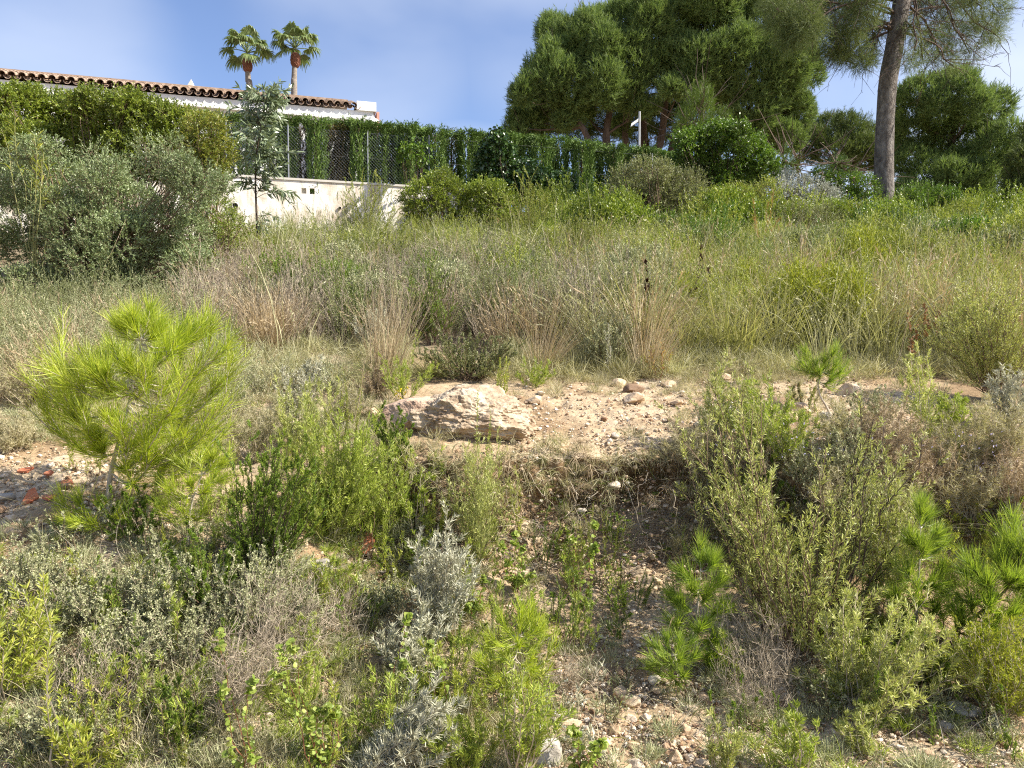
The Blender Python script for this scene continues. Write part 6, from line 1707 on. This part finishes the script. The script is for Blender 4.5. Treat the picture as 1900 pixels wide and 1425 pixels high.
for (px, py, h_, w_), t_ in zip(TH, wh):
    near('thyme', 'silvery grey thyme mound ' + t_, px, py, h_, w_, 34, (0, 0), subn=10)
TW = [(400, 1330, 150, 170, 30, 60), (480, 1210, 120, 160, 24, 30), (520, 1260, 90, 130, 16, 20), (200, 1330, 110, 150, 18, -10), (620, 1180, 70, 130, 14, 0)]
wt = ['fanning up to the right over the bare sand', 'mixed into the right end of the grey patch', 'low over the sand left of the red stems', 'beside the tall yellow green rosemary stalk', 'behind the red stemmed plants']
for (px, py, h_, w_, n_, le), t_ in zip(TW, wt):
    near('twig', 'dead grey brown twigs ' + t_, px, py, h_, w_, n_, (le, 0))
near('rose', 'yellow green rosemary cut by the left edge', 10, 1310, 210, 130, 20, (10, 0), mat=F_ROSEY, L=.036, W=.006, subn=5, leafn=30)
near('rose', 'tall single yellow green rosemary stalk near the left edge', 108, 1440, 320, 26, 2, (6, 0), mat=F_ROSEY, L=.036, W=.0055, subn=0, leafn=120, t0=.42, sr=.004, smat=S_PSTEM)
near('rose', 'low yellow rosemary at the foot of the tall stalk', 155, 1440, 90, 110, 12, (0, 0), mat=F_ROSEY, L=.032, W=.0055, subn=3)
for (px, py, h_, t_) in ((262, 1300, 170, 'rising out of the left grey patch'), (352, 1445, 110, 'at the bottom edge, left'), (240, 1240, 90, 'shorter, left in the grey patch'), (215, 1420, 60, 'tiny, near the bottom left corner'), (300, 1080, 110, 'between the grey thyme and the sapling foot'), (510, 1010, 110, 'right of the large dark heath')):
    near('spike', 'single bright green heath spike ' + t_, px, py, h_, 14, 2, (4, 0), mat=F_HEATH if px % 4 else F_HEATHY, leafn=160)
near('heath', 'low dark green heath at the bottom edge, left', 330, 1400, 90, 100, 10, (0, 0))
RD = [(470, 1440, 240, 60, 3, -40, 'tallest round leaved plant with red stems, leaning left over the bare sand'), (590, 1440, 260, 50, 3, -60, 'round leaved plant right of the tallest one'), (700, 1330, 170, 40, 2, 40, 'round leaved red stemmed plant left of the silver shrub'), (610, 1440, 120, 90, 5, 0, 'low round leaved plant at the bottom edge, left of centre'),
      (810, 1340, 130, 60, 3, 10, 'round leaved plant beside the bright pine seedling'), (1070, 1150, 150, 60, 4, 10, 'round leaved plant on a red stem in front of the bank'), (960, 1100, 110, 70, 5, 0, 'pale round leaved plant left of the red stemmed one in front of the bank'), (1080, 1440, 90, 60, 4, 0, 'round leaved plant at the bottom edge beside the large grey stone'), (885, 1150, 90, 80, 5, 0, 'low round leaved plant right of the silver shrub')]
for (px, py, h_, w_, n_, le, lab) in RD:
    near('round', lab, px, py, h_, w_, n_, (le, 0))
near('silver', 'dense silver leaved shrub at bottom centre, left of the bright pine seedling', 800, 1190, 190, 150, 30, (20, 0), subn=7, leafn=30, L=.03, W=.005)
near('silver', 'grey silver shrub continuing below the dense silver one', 770, 1270, 110, 130, 16, (0, 0), subn=6)
near('silver', 'feathery silver shrub sweeping right along the bottom edge', 640, 1450, 150, 120, 20, (150, .05), subn=9, subl=.22, leafn=32, L=.034, W=.0042)
near('silver', 'second feathery silver spray at the bottom edge', 700, 1450, 110, 160, 14, (110, .05), subn=8, subl=.22, leafn=32, L=.034, W=.0042)
near('rose', 'rosemary with small white flowers at the bottom edge, centre', 960, 1450, 190, 120, 16, (20, 0), mat=F_ROSEB, L=.03, W=.005, subn=5)
specks('white_flowers', '', 1000, 1400, 90, 0, 36, F_WHITE, .013, 6, .2)
near('wisp', 'fine green shrub at the bottom edge between the silver sprays and the white flowers', 860, 1450, 110, 130, 16, (0, 0), mat=F_ROSEB)
near('wisp', 'sparse yellow green herb patch left of the bright pine seedling', 840, 1330, 110, 130, 16, (0, 0), mat=F_ROSEY, leafn=18)
near('wisp', 'sparse green herb patch above the red stemmed plants', 560, 1330, 110, 140, 14, (0, 0), mat=F_ROSEB, leafn=18)
SP = [(1060, 1215, 150, 80, 9, 'cluster of green heath spikes right of the bright pine seedling'), (1110, 1090, 150, 90, 9, 'heath spikes in front of the shaded bank, right of the red stem'), (1010, 1060, 110, 50, 6, 'heath spikes at the foot of the bank, centre'), (920, 1180, 120, 60, 6, 'heath spikes between the silver shrub and the bright pine seedling'),
      (1262, 1130, 150, 40, 4, 'heath spikes beside the shaded pine seedling'), (1180, 1130, 60, 90, 8, 'low dark heath at the mouth of the bank hollow'), (850, 1240, 90, 50, 5, 'heath spikes at the foot of the silver shrub'), (1395, 1120, 90, 50, 5, 'short heath spikes under the rosemary fan'), (1330, 1000, 130, 30, 3, 'tall heath spikes left of the rosemary fan')]
for (px, py, h_, w_, n_, lab) in SP:
    near('spike', lab, px, py, h_, w_, n_, (6, 0), mat=F_HEATH if px % 3 else F_HEATHY, leafn=150)
for (px, py, h_, w_, lab) in ((980, 1380, 40, 50, 'tiny silver rosette left of the gravel patch'), (1110, 1270, 40, 30, 'thin silver sprig above the pale pair of stones'), (1070, 1320, 40, 40, 'thin silver sprig beside the long tan stone'), (1090, 1400, 50, 50, 'silvery herb at the bottom of the gravel patch')):
    near('silver', lab, px, py, h_, w_, 6, (0, 0), subn=0, leafn=16, t0=.3)
near('twig', 'dry brown tangle at the left of the gravel patch', 1060, 1290, 60, 90, 12, (0, 0))
for (px, py, h_, lab) in ((1210, 1270, 160, 'single thin straw stalk on the gravel right of the heath spikes'), (640, 900, 300, 'long straw stalk leaning right across the light rosemary'), (165, 640, 260, 'long straw stalk arching at the left edge behind the sapling'), (1640, 760, 300, 'long straw stalk in the grass right of the lone pine seedling')):
    b = G(px, py); rng = rng_(px); g = Geo()
    Y = b[1]; C = curves(rng, np.zeros((1, 3)), nrm(np.array([[.15, 0, 1.]])), M_(h_, Y), 9, .06, -.1, .01); tubes(g, C, .0022, .001, 4)
    q_, td = samp(C, np.linspace(.8, 1, 12)[None]); leafs(g, rng, q_.reshape(-1, 3), spread(rng, td, .4).reshape(-1, 3), .02, .004)
    o = mobj('straw_stalk', g, F_STRAW); o.location = [float(a) for a in b]; tag(o, lab, 'grass stalk')
